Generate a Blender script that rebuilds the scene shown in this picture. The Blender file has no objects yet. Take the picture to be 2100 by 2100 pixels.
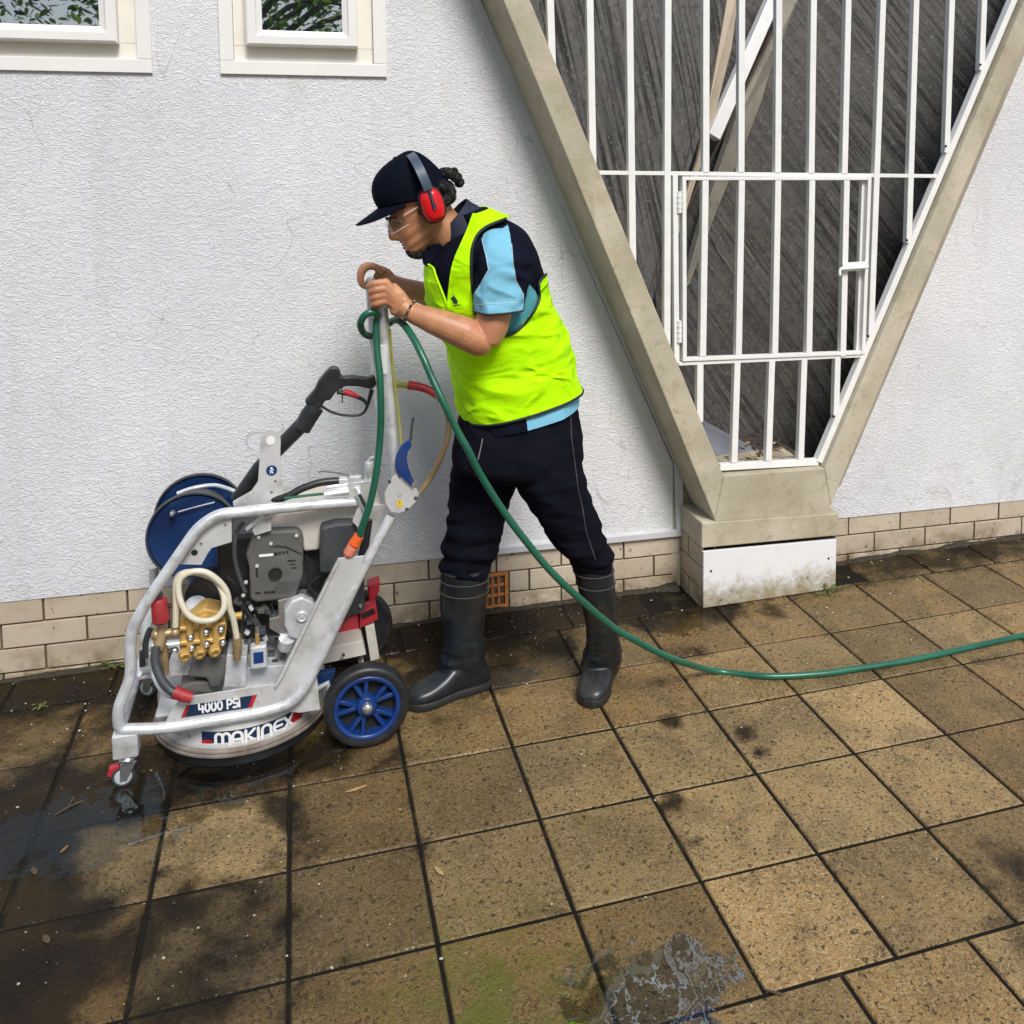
import bpy, bmesh, math, random
from math import sin, cos, pi, radians, sqrt
from mathutils import Vector, Matrix, noise
from mathutils.bvhtree import BVHTree
random.seed(7)
S = bpy.context.scene
COL = S.collection

# ------------------------------------------------------------------ camera
CAMH = 1.6
F_, CX_, CY_ = 1890.12, 1150.0, 498.97          # focal length and principal point for a 2100 px frame
YAW, PITCH, ROLL = .279744, .0814974, .00728327
_f = Vector((sin(YAW), cos(YAW), 0)); _r = Vector((cos(YAW), -sin(YAW), 0)); _d = Vector((0, 0, -1))
_F = _f*cos(PITCH) + _d*sin(PITCH); _d2 = _d*cos(PITCH) - _f*sin(PITCH)
_R = _r*cos(ROLL) + _d2*sin(ROLL); _D = _d2*cos(ROLL) - _r*sin(ROLL)
cam_d = bpy.data.cameras.new('camera'); cam = bpy.data.objects.new('camera', cam_d); COL.objects.link(cam)
cam.matrix_world = Matrix(((_R.x, -_D.x, -_F.x, 0), (_R.y, -_D.y, -_F.y, 0), (_R.z, -_D.z, -_F.z, CAMH), (0, 0, 0, 1)))
cam_d.sensor_width = 36; cam_d.lens = 36*F_/2100
cam_d.shift_x = -(CX_-1050)/2100; cam_d.shift_y = -(1050-CY_)/2100
cam_d.clip_start = .05; cam_d.clip_end = 500
S.camera = cam

# ------------------------------------------------------------------ sky and sun
SUN_EL, SUN_AZ = radians(50), radians(172)        # azimuth measured clockwise from +Y
w = bpy.data.worlds.new('World'); S.world = w; w.use_nodes = True
nt = w.node_tree; nt.nodes.clear()
sky = nt.nodes.new('ShaderNodeTexSky'); sky.sky_type = 'NISHITA'; sky.sun_disc = False
sky.sun_elevation = SUN_EL; sky.sun_rotation = SUN_AZ; sky.air_density = 1.0; sky.dust_density = 2.0; sky.ozone_density = 1.0
bg = nt.nodes.new('ShaderNodeBackground'); bg.inputs['Strength'].default_value = .11
wo = nt.nodes.new('ShaderNodeOutputWorld')
nt.links.new(sky.outputs[0], bg.inputs[0]); nt.links.new(bg.outputs[0], wo.inputs[0])
sl = bpy.data.lights.new('sun', 'SUN'); sl.energy = 3.1; sl.angle = radians(20); sl.color = (1, .97, .925)
sun = bpy.data.objects.new('sun', sl); COL.objects.link(sun)
sdir = Vector((sin(SUN_AZ)*cos(SUN_EL), cos(SUN_AZ)*cos(SUN_EL), sin(SUN_EL)))
sun.rotation_euler = sdir.to_track_quat('Z', 'Y').to_euler()
S.view_settings.view_transform = 'Standard'; S.view_settings.look = 'None'
S.view_settings.exposure = 0.16; S.view_settings.gamma = 1
S.cycles.max_bounces = 8

# ------------------------------------------------------------------ measuring helpers
def ray(px, py):
    return _F + _R*((px-CX_)/F_) + _D*((py-CY_)/F_)
def P(px, py, Y):                                  # the point at distance Y (towards the wall) on this line of sight
    d = ray(px, py); return Vector((0, 0, CAMH)) + d*(Y/d.y)
def G(px, py, z=0.0):
    d = ray(px, py); return Vector((0, 0, CAMH)) + d*((z-CAMH)/d.z)
def zoomer(x0, y0, k):
    return lambda x, y, Y: P(x0+k*x, y0+k*y, Y)

# ------------------------------------------------------------------ mesh builder
def catmull(pts, n=8, closed=False):
    pts = [Vector(p) for p in pts]; m = len(pts); out = []
    rng = m if closed else m-1
    for i in range(rng):
        if closed: a, b, c, d = pts[(i-1) % m], pts[i], pts[(i+1) % m], pts[(i+2) % m]
        else: a, b, c, d = pts[max(i-1, 0)], pts[i], pts[i+1], pts[min(i+2, m-1)]
        for k in range(n):
            t = k/n
            out.append(.5*((2*b)+(c-a)*t+(2*a-5*b+4*c-d)*t*t+(3*b-a-3*c+d)*t*t*t))
    if not closed: out.append(pts[-1])
    return out
def bend(pts, r, n=6):                             # polyline with rounded corners
    pts = [Vector(p) for p in pts]; out = [pts[0]]
    for i in range(1, len(pts)-1):
        a, b, c = pts[i-1], pts[i], pts[i+1]
        rr = r[i] if isinstance(r, (list, tuple)) else r
        u = (a-b); v = (c-b); rr = min(rr, u.length*.48, v.length*.48)
        p = b+u.normalized()*rr; q = b+v.normalized()*rr
        for k in range(n+1):
            t = k/n; out.append((1-t)**2*p + 2*t*(1-t)*b + t*t*q)
    out.append(pts[-1]); return out
ORG = {}
class MB:
    def __init__(s): s.v = []; s.f = []; s.m = []; s.mi = 0
    def face(s, idx): s.f.append(tuple(idx)); s.m.append(s.mi)
    def tube(s, path, r, n=12, closed=False, caps=True, flat=None, up=None):
        path = [Vector(p) for p in path]; m = len(path)
        rs = list(r) if isinstance(r, (list, tuple)) else [r]*m
        if len(rs) != m: rs = [rs[min(int(i*(len(rs)-1)/(m-1)), len(rs)-2)]*(1-((i*(len(rs)-1)/(m-1)) % 1 if i < m-1 else 1)) + rs[min(int(i*(len(rs)-1)/(m-1)), len(rs)-2)+1]*((i*(len(rs)-1)/(m-1)) % 1 if i < m-1 else 1) for i in range(m)]
        T = []
        for i in range(m):
            a = path[(i-1) % m] if (closed or i) else path[0]; b = path[(i+1) % m] if (closed or i < m-1) else path[-1]
            T.append((b-a).normalized())
        N = up if up is not None else (Vector((0, 0, 1)) if abs(T[0].z) < .9 else Vector((1, 0, 0)))
        N = Vector(N); b0 = len(s.v)
        for i in range(m):
            N = (N - T[i]*N.dot(T[i])).normalized(); B = T[i].cross(N)
            k2 = flat if flat else 1
            for k in range(n):
                a = 2*pi*k/n; s.v.append(path[i] + N*(cos(a)*rs[i]) + B*(sin(a)*rs[i]*k2))
        for i in range(m if closed else m-1):
            j = (i+1) % m
            for k in range(n):
                s.face((b0+i*n+k, b0+i*n+(k+1) % n, b0+j*n+(k+1) % n, b0+j*n+k))
        if caps and not closed:
            s.face([b0+k for k in range(n)][::-1]); s.face([b0+(m-1)*n+k for k in range(n)])
        return s
    def rings(s, rings, caps=True, closed=False):
        b0 = len(s.v); n = len(rings[0]); m = len(rings)
        for r in rings: s.v.extend(Vector(p) for p in r)
        for i in range(m if closed else m-1):
            j = (i+1) % m
            for k in range(n): s.face((b0+i*n+k, b0+i*n+(k+1) % n, b0+j*n+(k+1) % n, b0+j*n+k))
        if caps and not closed:
            s.face([b0+k for k in range(n)][::-1]); s.face([b0+(m-1)*n+k for k in range(n)])
        return s
    def lathe(s, prof, c, ax, n=32, caps=True):    # prof: (radius, height along ax)
        c = Vector(c); ax = Vector(ax).normalized()
        u = ax.orthogonal().normalized(); v = ax.cross(u)
        return s.rings([[c+ax*h+u*(cos(2*pi*k/n)*r)+v*(sin(2*pi*k/n)*r) for k in range(n)] for r, h in prof], caps)
    def ring(s, c, ax, R, prof, n=40):             # closed profile (dr, h) swept round an axis
        c = Vector(c); ax = Vector(ax).normalized(); u = ax.orthogonal().normalized(); v = ax.cross(u)
        return s.rings([[c+(u*cos(2*pi*k/n)+v*sin(2*pi*k/n))*(R+dr)+ax*h for dr, h in prof] for k in range(n)], closed=True)
    def prism(s, poly, off):
        off = Vector(off); b0 = len(s.v); n = len(poly)
        s.v.extend(Vector(p) for p in poly); s.v.extend(Vector(p)+off for p in poly)
        s.face([b0+k for k in range(n)]); s.face([b0+n+k for k in range(n)][::-1])
        for k in range(n): s.face((b0+k, b0+n+k, b0+n+(k+1) % n, b0+(k+1) % n))
        return s
    def box(s, lo, hi, M=None, org=None):
        x0, y0, z0 = lo; x1, y1, z1 = hi; b0 = len(s.v)
        c = [Vector((x, y, z)) for z in (z0, z1) for x, y in ((x0, y0), (x1, y0), (x1, y1), (x0, y1))]
        if M is not None: c = [M @ p for p in c]
        if org is not None: c = [p+Vector(org) for p in c]
        s.v.extend(c)
        for q in ((3, 2, 1, 0), (4, 5, 6, 7), (0, 1, 5, 4), (1, 2, 6, 5), (2, 3, 7, 6), (3, 0, 4, 7)): s.face([b0+k for k in q])
        return s
    def bar(s, a, b, wx, wy, up=(0, 1, 0)):        # rectangular bar from a to b
        a, b = Vector(a), Vector(b); T = (b-a).normalized(); N = Vector(up); N = (N-T*N.dot(T)).normalized(); B = T.cross(N)
        c = [B*(-wx/2)+N*(-wy/2), B*(wx/2)+N*(-wy/2), B*(wx/2)+N*(wy/2), B*(-wx/2)+N*(wy/2)]
        return s.rings([[a+q for q in c], [b+q for q in c]])
    def ball(s, c, r, n=16, M=None):
        c = Vector(c); R = Vector((r, r, r)) if not hasattr(r, '__len__') else Vector(r); rings = []
        for i in range(1, n):
            t = pi*i/n; rg = []
            for k in range(2*n):
                a = pi*k/n; p = Vector((sin(t)*cos(a)*R.x, sin(t)*sin(a)*R.y, cos(t)*R.z))
                rg.append(c+(M @ p if M is not None else p))
            rings.append(rg)
        return s.rings(rings)
    def build(s, name, mats, parent=None, smooth=True, bevel=0, solid=0, subd=0, angle=40, org=None, fixn=True):
        if not isinstance(mats, (list, tuple)): mats = [mats]
        me = bpy.data.meshes.new(name); o = bpy.data.objects.new(name, me); COL.objects.link(o)
        if parent is not None:
            org = ORG[parent]; o.parent = parent
        else:
            org = Vector(org) if org is not None else Vector((0, 0, 0)); o.location = org
        ORG[o] = org
        me.from_pydata([tuple(p-org) for p in s.v], [], s.f)
        for m_ in mats: me.materials.append(m_)
        me.polygons.foreach_set('material_index', s.m)
        if fixn:
            bm = bmesh.new(); bm.from_mesh(me); bmesh.ops.recalc_face_normals(bm, faces=bm.faces); bm.to_mesh(me); bm.free()
        me.polygons.foreach_set('use_smooth', [smooth]*len(me.polygons))
        if smooth:
            try: me.set_sharp_from_angle(angle=radians(angle))
            except Exception: pass
        if solid:
            q = o.modifiers.new('solid', 'SOLIDIFY'); q.thickness = solid; q.offset = 0
        if bevel:
            q = o.modifiers.new('bevel', 'BEVEL'); q.width = bevel; q.segments = 2; q.limit_method = 'ANGLE'; q.angle_limit = radians(35); q.harden_normals = False
        if subd:
            q = o.modifiers.new('sub', 'SUBSURF'); q.levels = subd; q.render_levels = subd
        me.update(); return o
def parts(mb, name, mats, parent=None, **kw):        # every loose piece becomes an object of its own
    par = list(range(len(mb.v)))
    def find(i):
        while par[i] != i: par[i] = par[par[i]]; i = par[i]
        return i
    for f in mb.f:
        a = find(f[0])
        for q in f[1:]: par[find(q)] = a
    grp = {}
    for f, m_ in zip(mb.f, mb.m): grp.setdefault(find(f[0]), []).append((f, m_))
    out = []
    for fs in grp.values():
        n = MB(); mp = {}
        mats_ = mats if isinstance(mats, (list, tuple)) else [mats]
        for f, m_ in fs:
            for q in f:
                if q not in mp: mp[q] = len(n.v); n.v.append(mb.v[q])
            n.f.append(tuple(mp[q] for q in f)); n.m.append(0)
        out.append(n.build(name, mats_[min(fs[0][1], len(mats_)-1)], parent, **kw))
    return out
def tag(o, label=None, cat=None, group=None, kind=None):
    if label: o['label'] = label
    if cat: o['category'] = cat
    if group: o['group'] = group
    if kind: o['kind'] = kind
    return o
def thing(name, label, cat, loc, group=None):
    o = bpy.data.objects.new(name, None); COL.objects.link(o); o.location = loc; o.empty_display_size = .1
    ORG[o] = Vector(loc); return tag(o, label, cat, group)

# ------------------------------------------------------------------ materials
def newmat(name):
    m = bpy.data.materials.new(name); m.use_nodes = True; t = m.node_tree
    return m, t, t.nodes['Principled BSDF'], lambda k: t.nodes.new(k), t.links.new
def mat(name, col, rough=.5, metal=0, var=.12, scale=12, bump=0, bscale=60, spec=.5, rvar=.1, coat=0, sss=0, dirt=None, dscale=6, dlo=.55, dhi=.7, trans=0):
    m, t, b, N, L = newmat(name)
    tc = N('ShaderNodeTexCoord'); n = N('ShaderNodeTexNoise'); n.inputs['Scale'].default_value = scale; n.inputs['Detail'].default_value = 6
    L(tc.outputs['Object'], n.inputs['Vector'])
    mx = N('ShaderNodeMix'); mx.data_type = 'RGBA'
    mx.inputs[6].default_value = (*[c*(1-var) for c in col], 1); mx.inputs[7].default_value = (*[min(1, c*(1+var)) for c in col], 1)
    rp = N('ShaderNodeMapRange'); rp.inputs[1].default_value = .3; rp.inputs[2].default_value = .7
    L(n.outputs[0], rp.inputs[0]); L(rp.outputs[0], mx.inputs[0]); out = mx.outputs[2]
    if dirt:
        n3 = N('ShaderNodeTexNoise'); n3.inputs['Scale'].default_value = dscale; n3.inputs['Detail'].default_value = 9; n3.inputs['Roughness'].default_value = .65
        L(tc.outputs['Object'], n3.inputs['Vector'])
        r3 = N('ShaderNodeMapRange'); r3.inputs[1].default_value = dlo; r3.inputs[2].default_value = dhi; L(n3.outputs[0], r3.inputs[0])
        m3 = N('ShaderNodeMix'); m3.data_type = 'RGBA'; m3.inputs[7].default_value = (*dirt, 1)
        L(r3.outputs[0], m3.inputs[0]); L(out, m3.inputs[6]); out = m3.outputs[2]
    L(out, b.inputs['Base Color'])
    b.inputs['Metallic'].default_value = metal; b.inputs['Specular IOR Level'].default_value = spec
    rr = N('ShaderNodeMapRange'); rr.inputs[3].default_value = max(.02, rough-rvar); rr.inputs[4].default_value = min(1, rough+rvar)
    L(n.outputs[0], rr.inputs[0]); L(rr.outputs[0], b.inputs['Roughness'])
    if coat: b.inputs['Coat Weight'].default_value = coat
    if sss: b.inputs['Subsurface Weight'].default_value = sss; b.inputs['Subsurface Radius'].default_value = (.012, .005, .003); b.inputs['Subsurface Scale'].default_value = 1
    if trans: b.inputs['Transmission Weight'].default_value = trans
    if bump:
        n2 = N('ShaderNodeTexNoise'); n2.inputs['Scale'].default_value = bscale; n2.inputs['Detail'].default_value = 4
        L(tc.outputs['Object'], n2.inputs['Vector']); bp = N('ShaderNodeBump'); bp.inputs['Strength'].default_value = bump; bp.inputs['Distance'].default_value = .002
        L(n2.outputs[0], bp.inputs['Height']); L(bp.outputs[0], b.inputs['Normal'])
    return m
def worms(N, L, vec, scale, width, seed=0, stretch=(1, 1, 1), dist=1.2):
    """ridged noise: thin winding lines, 1 on the line and 0 off it"""
    mp = N('ShaderNodeMapping'); mp.inputs['Scale'].default_value = stretch; mp.inputs['Location'].default_value = (seed, seed*2.3, seed*.7)
    L(vec, mp.inputs['Vector'])
    n = N('ShaderNodeTexNoise'); n.inputs['Scale'].default_value = scale; n.inputs['Detail'].default_value = 1.5; n.inputs['Distortion'].default_value = dist
    L(mp.outputs[0], n.inputs['Vector'])
    s = N('ShaderNodeMath'); s.operation = 'SUBTRACT'; s.inputs[1].default_value = .5; L(n.outputs[0], s.inputs[0])
    a = N('ShaderNodeMath'); a.operation = 'ABSOLUTE'; L(s.outputs[0], a.inputs[0])
    r = N('ShaderNodeMapRange'); r.interpolation_type = 'SMOOTHSTEP'; r.inputs[1].default_value = 0; r.inputs[2].default_value = width; r.inputs[3].default_value = 1; r.inputs[4].default_value = 0
    L(a.outputs[0], r.inputs[0]); return r.outputs[0]
def math2(N, L, op, a, b):
    n = N('ShaderNodeMath'); n.operation = op
    for i, q in enumerate((a, b)):
        if isinstance(q, (int, float)): n.inputs[i].default_value = q
        else: L(q, n.inputs[i])
    return n.outputs[0]
def mixc(N, L, fac, a, b):
    n = N('ShaderNodeMix'); n.data_type = 'RGBA'
    for i, q in ((0, fac), (6, a), (7, b)):
        if isinstance(q, (int, float)): n.inputs[i].default_value = q
        elif isinstance(q, tuple): n.inputs[i].default_value = (*q, 1)
        else: L(q, n.inputs[i])
    return n.outputs[2]
def maprange(N, L, v, a, b, c=0, d=1, smooth=True):
    r = N('ShaderNodeMapRange'); r.inputs[1].default_value = a; r.inputs[2].default_value = b; r.inputs[3].default_value = c; r.inputs[4].default_value = d
    if smooth: r.interpolation_type = 'SMOOTHSTEP'
    L(v, r.inputs[0]); return r.outputs[0]
def noisen(N, L, vec, scale, detail=5, rough=.55, dist=0):
    n = N('ShaderNodeTexNoise'); n.inputs['Scale'].default_value = scale; n.inputs['Detail'].default_value = detail
    n.inputs['Roughness'].default_value = rough; n.inputs['Distortion'].default_value = dist; L(vec, n.inputs['Vector']); return n.outputs[0]
def bumpn(N, L, h, strength, dist, prev=None):
    b = N('ShaderNodeBump'); b.inputs['Strength'].default_value = strength; b.inputs['Distance'].default_value = dist
    L(h, b.inputs['Height'])
    if prev is not None: L(prev, b.inputs['Normal'])
    return b.outputs[0]
def worldpos(N):
    return N('ShaderNodeNewGeometry').outputs['Position']

def m_stucco():
    m, t, b, N, L = newmat('stucco'); p = worldpos(N)
    w1 = worms(N, L, p, 23, .075, 1, (1, 1, 2.0), 1.6); w2 = worms(N, L, p, 46, .09, 5, (1, 1, 1.7), 1.2)
    h = math2(N, L, 'ADD', w1, math2(N, L, 'MULTIPLY', w2, .55)); gr = noisen(N, L, p, 160, 3)
    h2 = math2(N, L, 'ADD', h, math2(N, L, 'MULTIPLY', gr, .5))
    L(bumpn(N, L, h2, .5, .0026), b.inputs['Normal'])
    big = maprange(N, L, noisen(N, L, p, 1.3, 4), .35, .65)
    c = mixc(N, L, big, (.645, .65, .675), (.71, .715, .735))
    sp = N('ShaderNodeSeparateXYZ'); L(p, sp.inputs[0])
    spl = math2(N, L, 'MULTIPLY', maprange(N, L, noisen(N, L, p, 9, 8, .7), .5, .72), maprange(N, L, sp.outputs[2], .55, .2))
    c = mixc(N, L, math2(N, L, 'MULTIPLY', spl, .5), c, (.33, .32, .28))
    c = mixc(N, L, math2(N, L, 'MULTIPLY', maprange(N, L, noisen(N, L, p, 70, 2), .66, .74), .35), c, (.32, .32, .33))
    mpv = N('ShaderNodeMapping'); mpv.inputs['Scale'].default_value = (9, 1, .7); L(p, mpv.inputs['Vector'])
    c = mixc(N, L, maprange(N, L, noisen(N, L, mpv.outputs[0], 1, 6, .65), .52, .72, 0, .22), c, (.47, .46, .42))
    c = mixc(N, L, math2(N, L, 'MULTIPLY', worms(N, L, p, 1.1, .0028, 8, (1, 1, 1), 3.0), .35), c, (.25, .25, .24))
    L(c, b.inputs['Base Color']); b.inputs['Roughness'].default_value = .75; b.inputs['Specular IOR Level'].default_value = .3
    return m
def m_tiles():
    m, t, b, N, L = newmat('paving_tiles'); p = worldpos(N)
    at = N('ShaderNodeAttribute'); at.attribute_name = 'tile'; at.attribute_type = 'GEOMETRY'
    sc = N('ShaderNodeSeparateColor'); L(at.outputs['Color'], sc.inputs[0]); rnd, dirt, rust = sc.outputs[0], sc.outputs[1], sc.outputs[2]  # dirt channel also holds the painted sun and shade
    base = mixc(N, L, rnd, (.014, .010, .0040), (.48, .325, .14))
    base = mixc(N, L, maprange(N, L, rust, .3, 1, 0, .6), base, (.22, .115, .03))
    cl = noisen(N, L, p, 5.5, 6, .6, .6)
    base = mixc(N, L, maprange(N, L, cl, .38, .66, 0, .6), base, (.075, .052, .024))
    w1 = worms(N, L, p, 44, .085, 3, (1, 1, 1), 1.8); w2 = worms(N, L, p, 85, .09, 9, (1, 1, 1), 1.2)
    sp_ = noisen(N, L, p, 150, 3, .7); base = mixc(N, L, maprange(N, L, sp_, .35, .5, .75, 0), base, mixc(N, L, rnd, (.012, .009, .005), (.15, .10, .045)))
    base = mixc(N, L, maprange(N, L, sp_, .55, .72, 0, .5), base, mixc(N, L, rnd, (.11, .08, .04), (.62, .47, .27)))
    pit = maprange(N, L, noisen(N, L, p, 92, 2.0, .5, .9), .60, .66)
    base = mixc(N, L, math2(N, L, 'MULTIPLY', w1, .40), base, mixc(N, L, rnd, (.10, .072, .032), (.56, .42, .22)))
    base = mixc(N, L, math2(N, L, 'MULTIPLY', pit, .82), base, (.028, .021, .013))
    # unwashed dirt and painted sun and shade: per corner amount, broken up by noise
    dn = noisen(N, L, p, 7, 8, .68, .4)
    g = maprange(N, L, math2(N, L, 'ADD', dirt, math2(N, L, 'MULTIPLY', math2(N, L, 'SUBTRACT', dn, .5), 1.1)), .3, .75)
    dcol = mixc(N, L, maprange(N, L, noisen(N, L, p, 3.1, 3), .4, .6), (.009, .0085, .008), (.026, .018, .009))
    c = mixc(N, L, math2(N, L, 'MULTIPLY', g, .97), base, dcol)
    # moss
    al = at.outputs['Alpha']
    c = mixc(N, L, math2(N, L, 'MULTIPLY', al, maprange(N, L, noisen(N, L, p, 14, 6), .35, .6)), c, (.115, .115, .022))
    fl = maprange(N, L, noisen(N, L, p, 95, 1.5, .5), .735, .76)
    c = mixc(N, L, math2(N, L, 'MULTIPLY', fl, .7), c, (.55, .52, .46))
    L(c, b.inputs['Base Color'])
    wet = noisen(N, L, p, 4.2, 5, .6)
    r = maprange(N, L, wet, .40, .62, .16, .55)
    r2 = math2(N, L, 'MULTIPLY', r, maprange(N, L, g, 0, 1, 1, .5)); L(r2, b.inputs['Roughness'])
    L(maprange(N, L, g, 0, 1, .24, .09), b.inputs['Specular IOR Level'])
    h = math2(N, L, 'SUBTRACT', math2(N, L, 'ADD', w1, math2(N, L, 'MULTIPLY', w2, .5)), math2(N, L, 'MULTIPLY', pit, 1.3))
    L(bumpn(N, L, h, .7, .0013), b.inputs['Normal'])
    return m
def m_brick():
    m, t, b, N, L = newmat('pale_brick'); p = worldpos(N)
    at = N('ShaderNodeAttribute'); at.attribute_name = 'tile'; at.attribute_type = 'GEOMETRY'
    sc = N('ShaderNodeSeparateColor'); L(at.outputs['Color'], sc.inputs[0])
    c = mixc(N, L, sc.outputs[0], (.43, .355, .26), (.56, .475, .37))
    c = mixc(N, L, maprange(N, L, noisen(N, L, p, 16, 7, .65), .45, .75, 0, .5), c, (.30, .235, .16))
    sp = N('ShaderNodeSeparateXYZ'); L(p, sp.inputs[0])
    low = maprange(N, L, sp.outputs[2], .12, -.02)
    c = mixc(N, L, math2(N, L, 'MULTIPLY', low, maprange(N, L, noisen(N, L, p, 11, 8, .7), .38, .62)), c, (.16, .11, .045))
    c = mixc(N, L, math2(N, L, 'MULTIPLY', maprange(N, L, noisen(N, L, p, 48, 2), .67, .72), .85), c, (.05, .045, .035))
    L(c, b.inputs['Base Color']); b.inputs['Roughness'].default_value = .7
    L(bumpn(N, L, noisen(N, L, p, 90, 5), .4, .002), b.inputs['Normal'])
    return m
def m_concrete():
    m, t, b, N, L = newmat('beige_concrete'); p = worldpos(N)
    c = mixc(N, L, maprange(N, L, noisen(N, L, p, 4, 7, .6), .35, .68), (.56, .50, .395), (.43, .37, .265))
    c = mixc(N, L, math2(N, L, 'MULTIPLY', maprange(N, L, noisen(N, L, p, 19, 7, .7, .5), .5, .72), .55), c, (.27, .21, .12))
    ge = N('ShaderNodeNewGeometry'); sn = N('ShaderNodeSeparateXYZ'); L(ge.outputs['Normal'], sn.inputs[0])
    c = mixc(N, L, math2(N, L, 'MULTIPLY', maprange(N, L, noisen(N, L, p, 3, 5), .35, .6), .35), c, (.23, .225, .13))
    c = mixc(N, L, math2(N, L, 'MULTIPLY', worms(N, L, p, 22, .03, 4, (1, 1, 1), 2.5), .22), c, (.5, .46, .36))
    L(c, b.inputs['Base Color']); b.inputs['Roughness'].default_value = .8
    h = math2(N, L, 'ADD', noisen(N, L, p, 45, 6, .6), math2(N, L, 'MULTIPLY', worms(N, L, p, 34, .06, 2), .35))
    L(bumpn(N, L, h, .35, .003), b.inputs['Normal'])
    return m
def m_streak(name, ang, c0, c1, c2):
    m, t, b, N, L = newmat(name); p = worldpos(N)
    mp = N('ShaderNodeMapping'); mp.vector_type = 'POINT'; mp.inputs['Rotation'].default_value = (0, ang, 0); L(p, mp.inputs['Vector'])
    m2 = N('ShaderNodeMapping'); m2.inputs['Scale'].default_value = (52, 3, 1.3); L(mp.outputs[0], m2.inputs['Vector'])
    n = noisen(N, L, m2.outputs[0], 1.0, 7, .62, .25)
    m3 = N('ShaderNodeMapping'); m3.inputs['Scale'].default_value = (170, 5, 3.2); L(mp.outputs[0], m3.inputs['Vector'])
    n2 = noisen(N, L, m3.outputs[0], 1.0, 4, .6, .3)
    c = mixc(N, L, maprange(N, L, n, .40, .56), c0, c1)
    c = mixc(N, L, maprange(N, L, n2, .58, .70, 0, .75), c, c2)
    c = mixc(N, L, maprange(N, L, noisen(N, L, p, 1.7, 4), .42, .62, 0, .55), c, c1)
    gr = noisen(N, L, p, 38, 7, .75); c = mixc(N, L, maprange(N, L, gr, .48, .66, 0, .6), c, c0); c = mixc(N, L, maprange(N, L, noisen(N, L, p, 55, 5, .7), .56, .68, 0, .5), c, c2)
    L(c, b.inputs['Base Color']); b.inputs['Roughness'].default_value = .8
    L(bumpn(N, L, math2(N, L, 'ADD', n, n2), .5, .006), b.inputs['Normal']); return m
def m_panel():
    m, t, b, N, L = newmat('stained_white_panel'); p = worldpos(N); sp = N('ShaderNodeSeparateXYZ'); L(p, sp.inputs[0])
    hgt = maprange(N, L, sp.outputs[2], .17, .0)
    d = maprange(N, L, math2(N, L, 'ADD', math2(N, L, 'MULTIPLY', hgt, .48), noisen(N, L, p, 17, 9, .75, .3)), .58, 1.08)
    c = mixc(N, L, d, (.74, .745, .75), (.30, .25, .15))
    c = mixc(N, L, math2(N, L, 'MULTIPLY', maprange(N, L, noisen(N, L, p, 30, 5, .7), .55, .7), maprange(N, L, d, 0, .6)), c, (.12, .10, .06))
    L(c, b.inputs['Base Color']); b.inputs['Roughness'].default_value = .55
    return m

M = dict(
    stucco=m_stucco(), tiles=m_tiles(), brick=m_brick(), concrete=m_concrete(), panel=m_panel(),
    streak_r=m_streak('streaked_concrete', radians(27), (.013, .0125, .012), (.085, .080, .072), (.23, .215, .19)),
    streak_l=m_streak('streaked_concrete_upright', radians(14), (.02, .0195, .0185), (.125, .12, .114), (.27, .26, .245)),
    mortar=mat('dark_joint', (.010, .009, .007), .7, spec=.15, bump=.5, bscale=80, dirt=(.035, .034, .014), dscale=9),
    earth=mat('earth', (.07, .055, .035), .9, var=.4, bump=.6, bscale=50),
    bmortar=mat('brick_joint', (.10, .078, .05), .9, var=.3, bump=.4),
    upvc=mat('white_window_plastic', (.80, .79, .76), .35, var=.03, scale=3, dirt=(.72, .70, .66), dscale=5, dlo=.55, dhi=.9),
    cream=mat('cream_reveal', (.78, .74, .66), .5, var=.06),
    trim=mat('wall_trim', (.55, .56, .58), .5, var=.06),
    white=mat('white_bar_paint', (.80, .80, .78), .35, var=.05, scale=20, dirt=(.6, .57, .48), dscale=20, dlo=.6, dhi=.85),
    tan=mat('tan_paint', (.48, .40, .30), .7, var=.1),
    teal=mat('dark_teal', (.012, .05, .048), .4),
    rustbrown=mat('rusty_timber', (.055, .036, .026), .8, var=.5),
    terracotta=mat('terracotta', (.48, .17, .045), .75, var=.2, scale=30, bump=.3),
    black=mat('black_hole', (.012, .012, .012), .9),
)
m, t, b, N, L = newmat('window_glass'); gq = N('ShaderNodeBsdfGlossy'); gq.inputs['Roughness'].default_value = .01; mq = N('ShaderNodeMixShader'); mq.inputs[0].default_value = .45; L(b.outputs[0], mq.inputs[1]); L(gq.outputs[0], mq.inputs[2]); L(mq.outputs[0], t.nodes['Material Output'].inputs[0]); b.inputs['Base Color'].default_value = (.012, .02, .02, 1); b.inputs['Roughness'].default_value = .02; b.inputs['Specular IOR Level'].default_value = 1.0; b.inputs['Coat Weight'].default_value = 1; b.inputs['Coat Roughness'].default_value = .01; b.inputs['Coat IOR'].default_value = 1.7
M['glass'] = m
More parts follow.
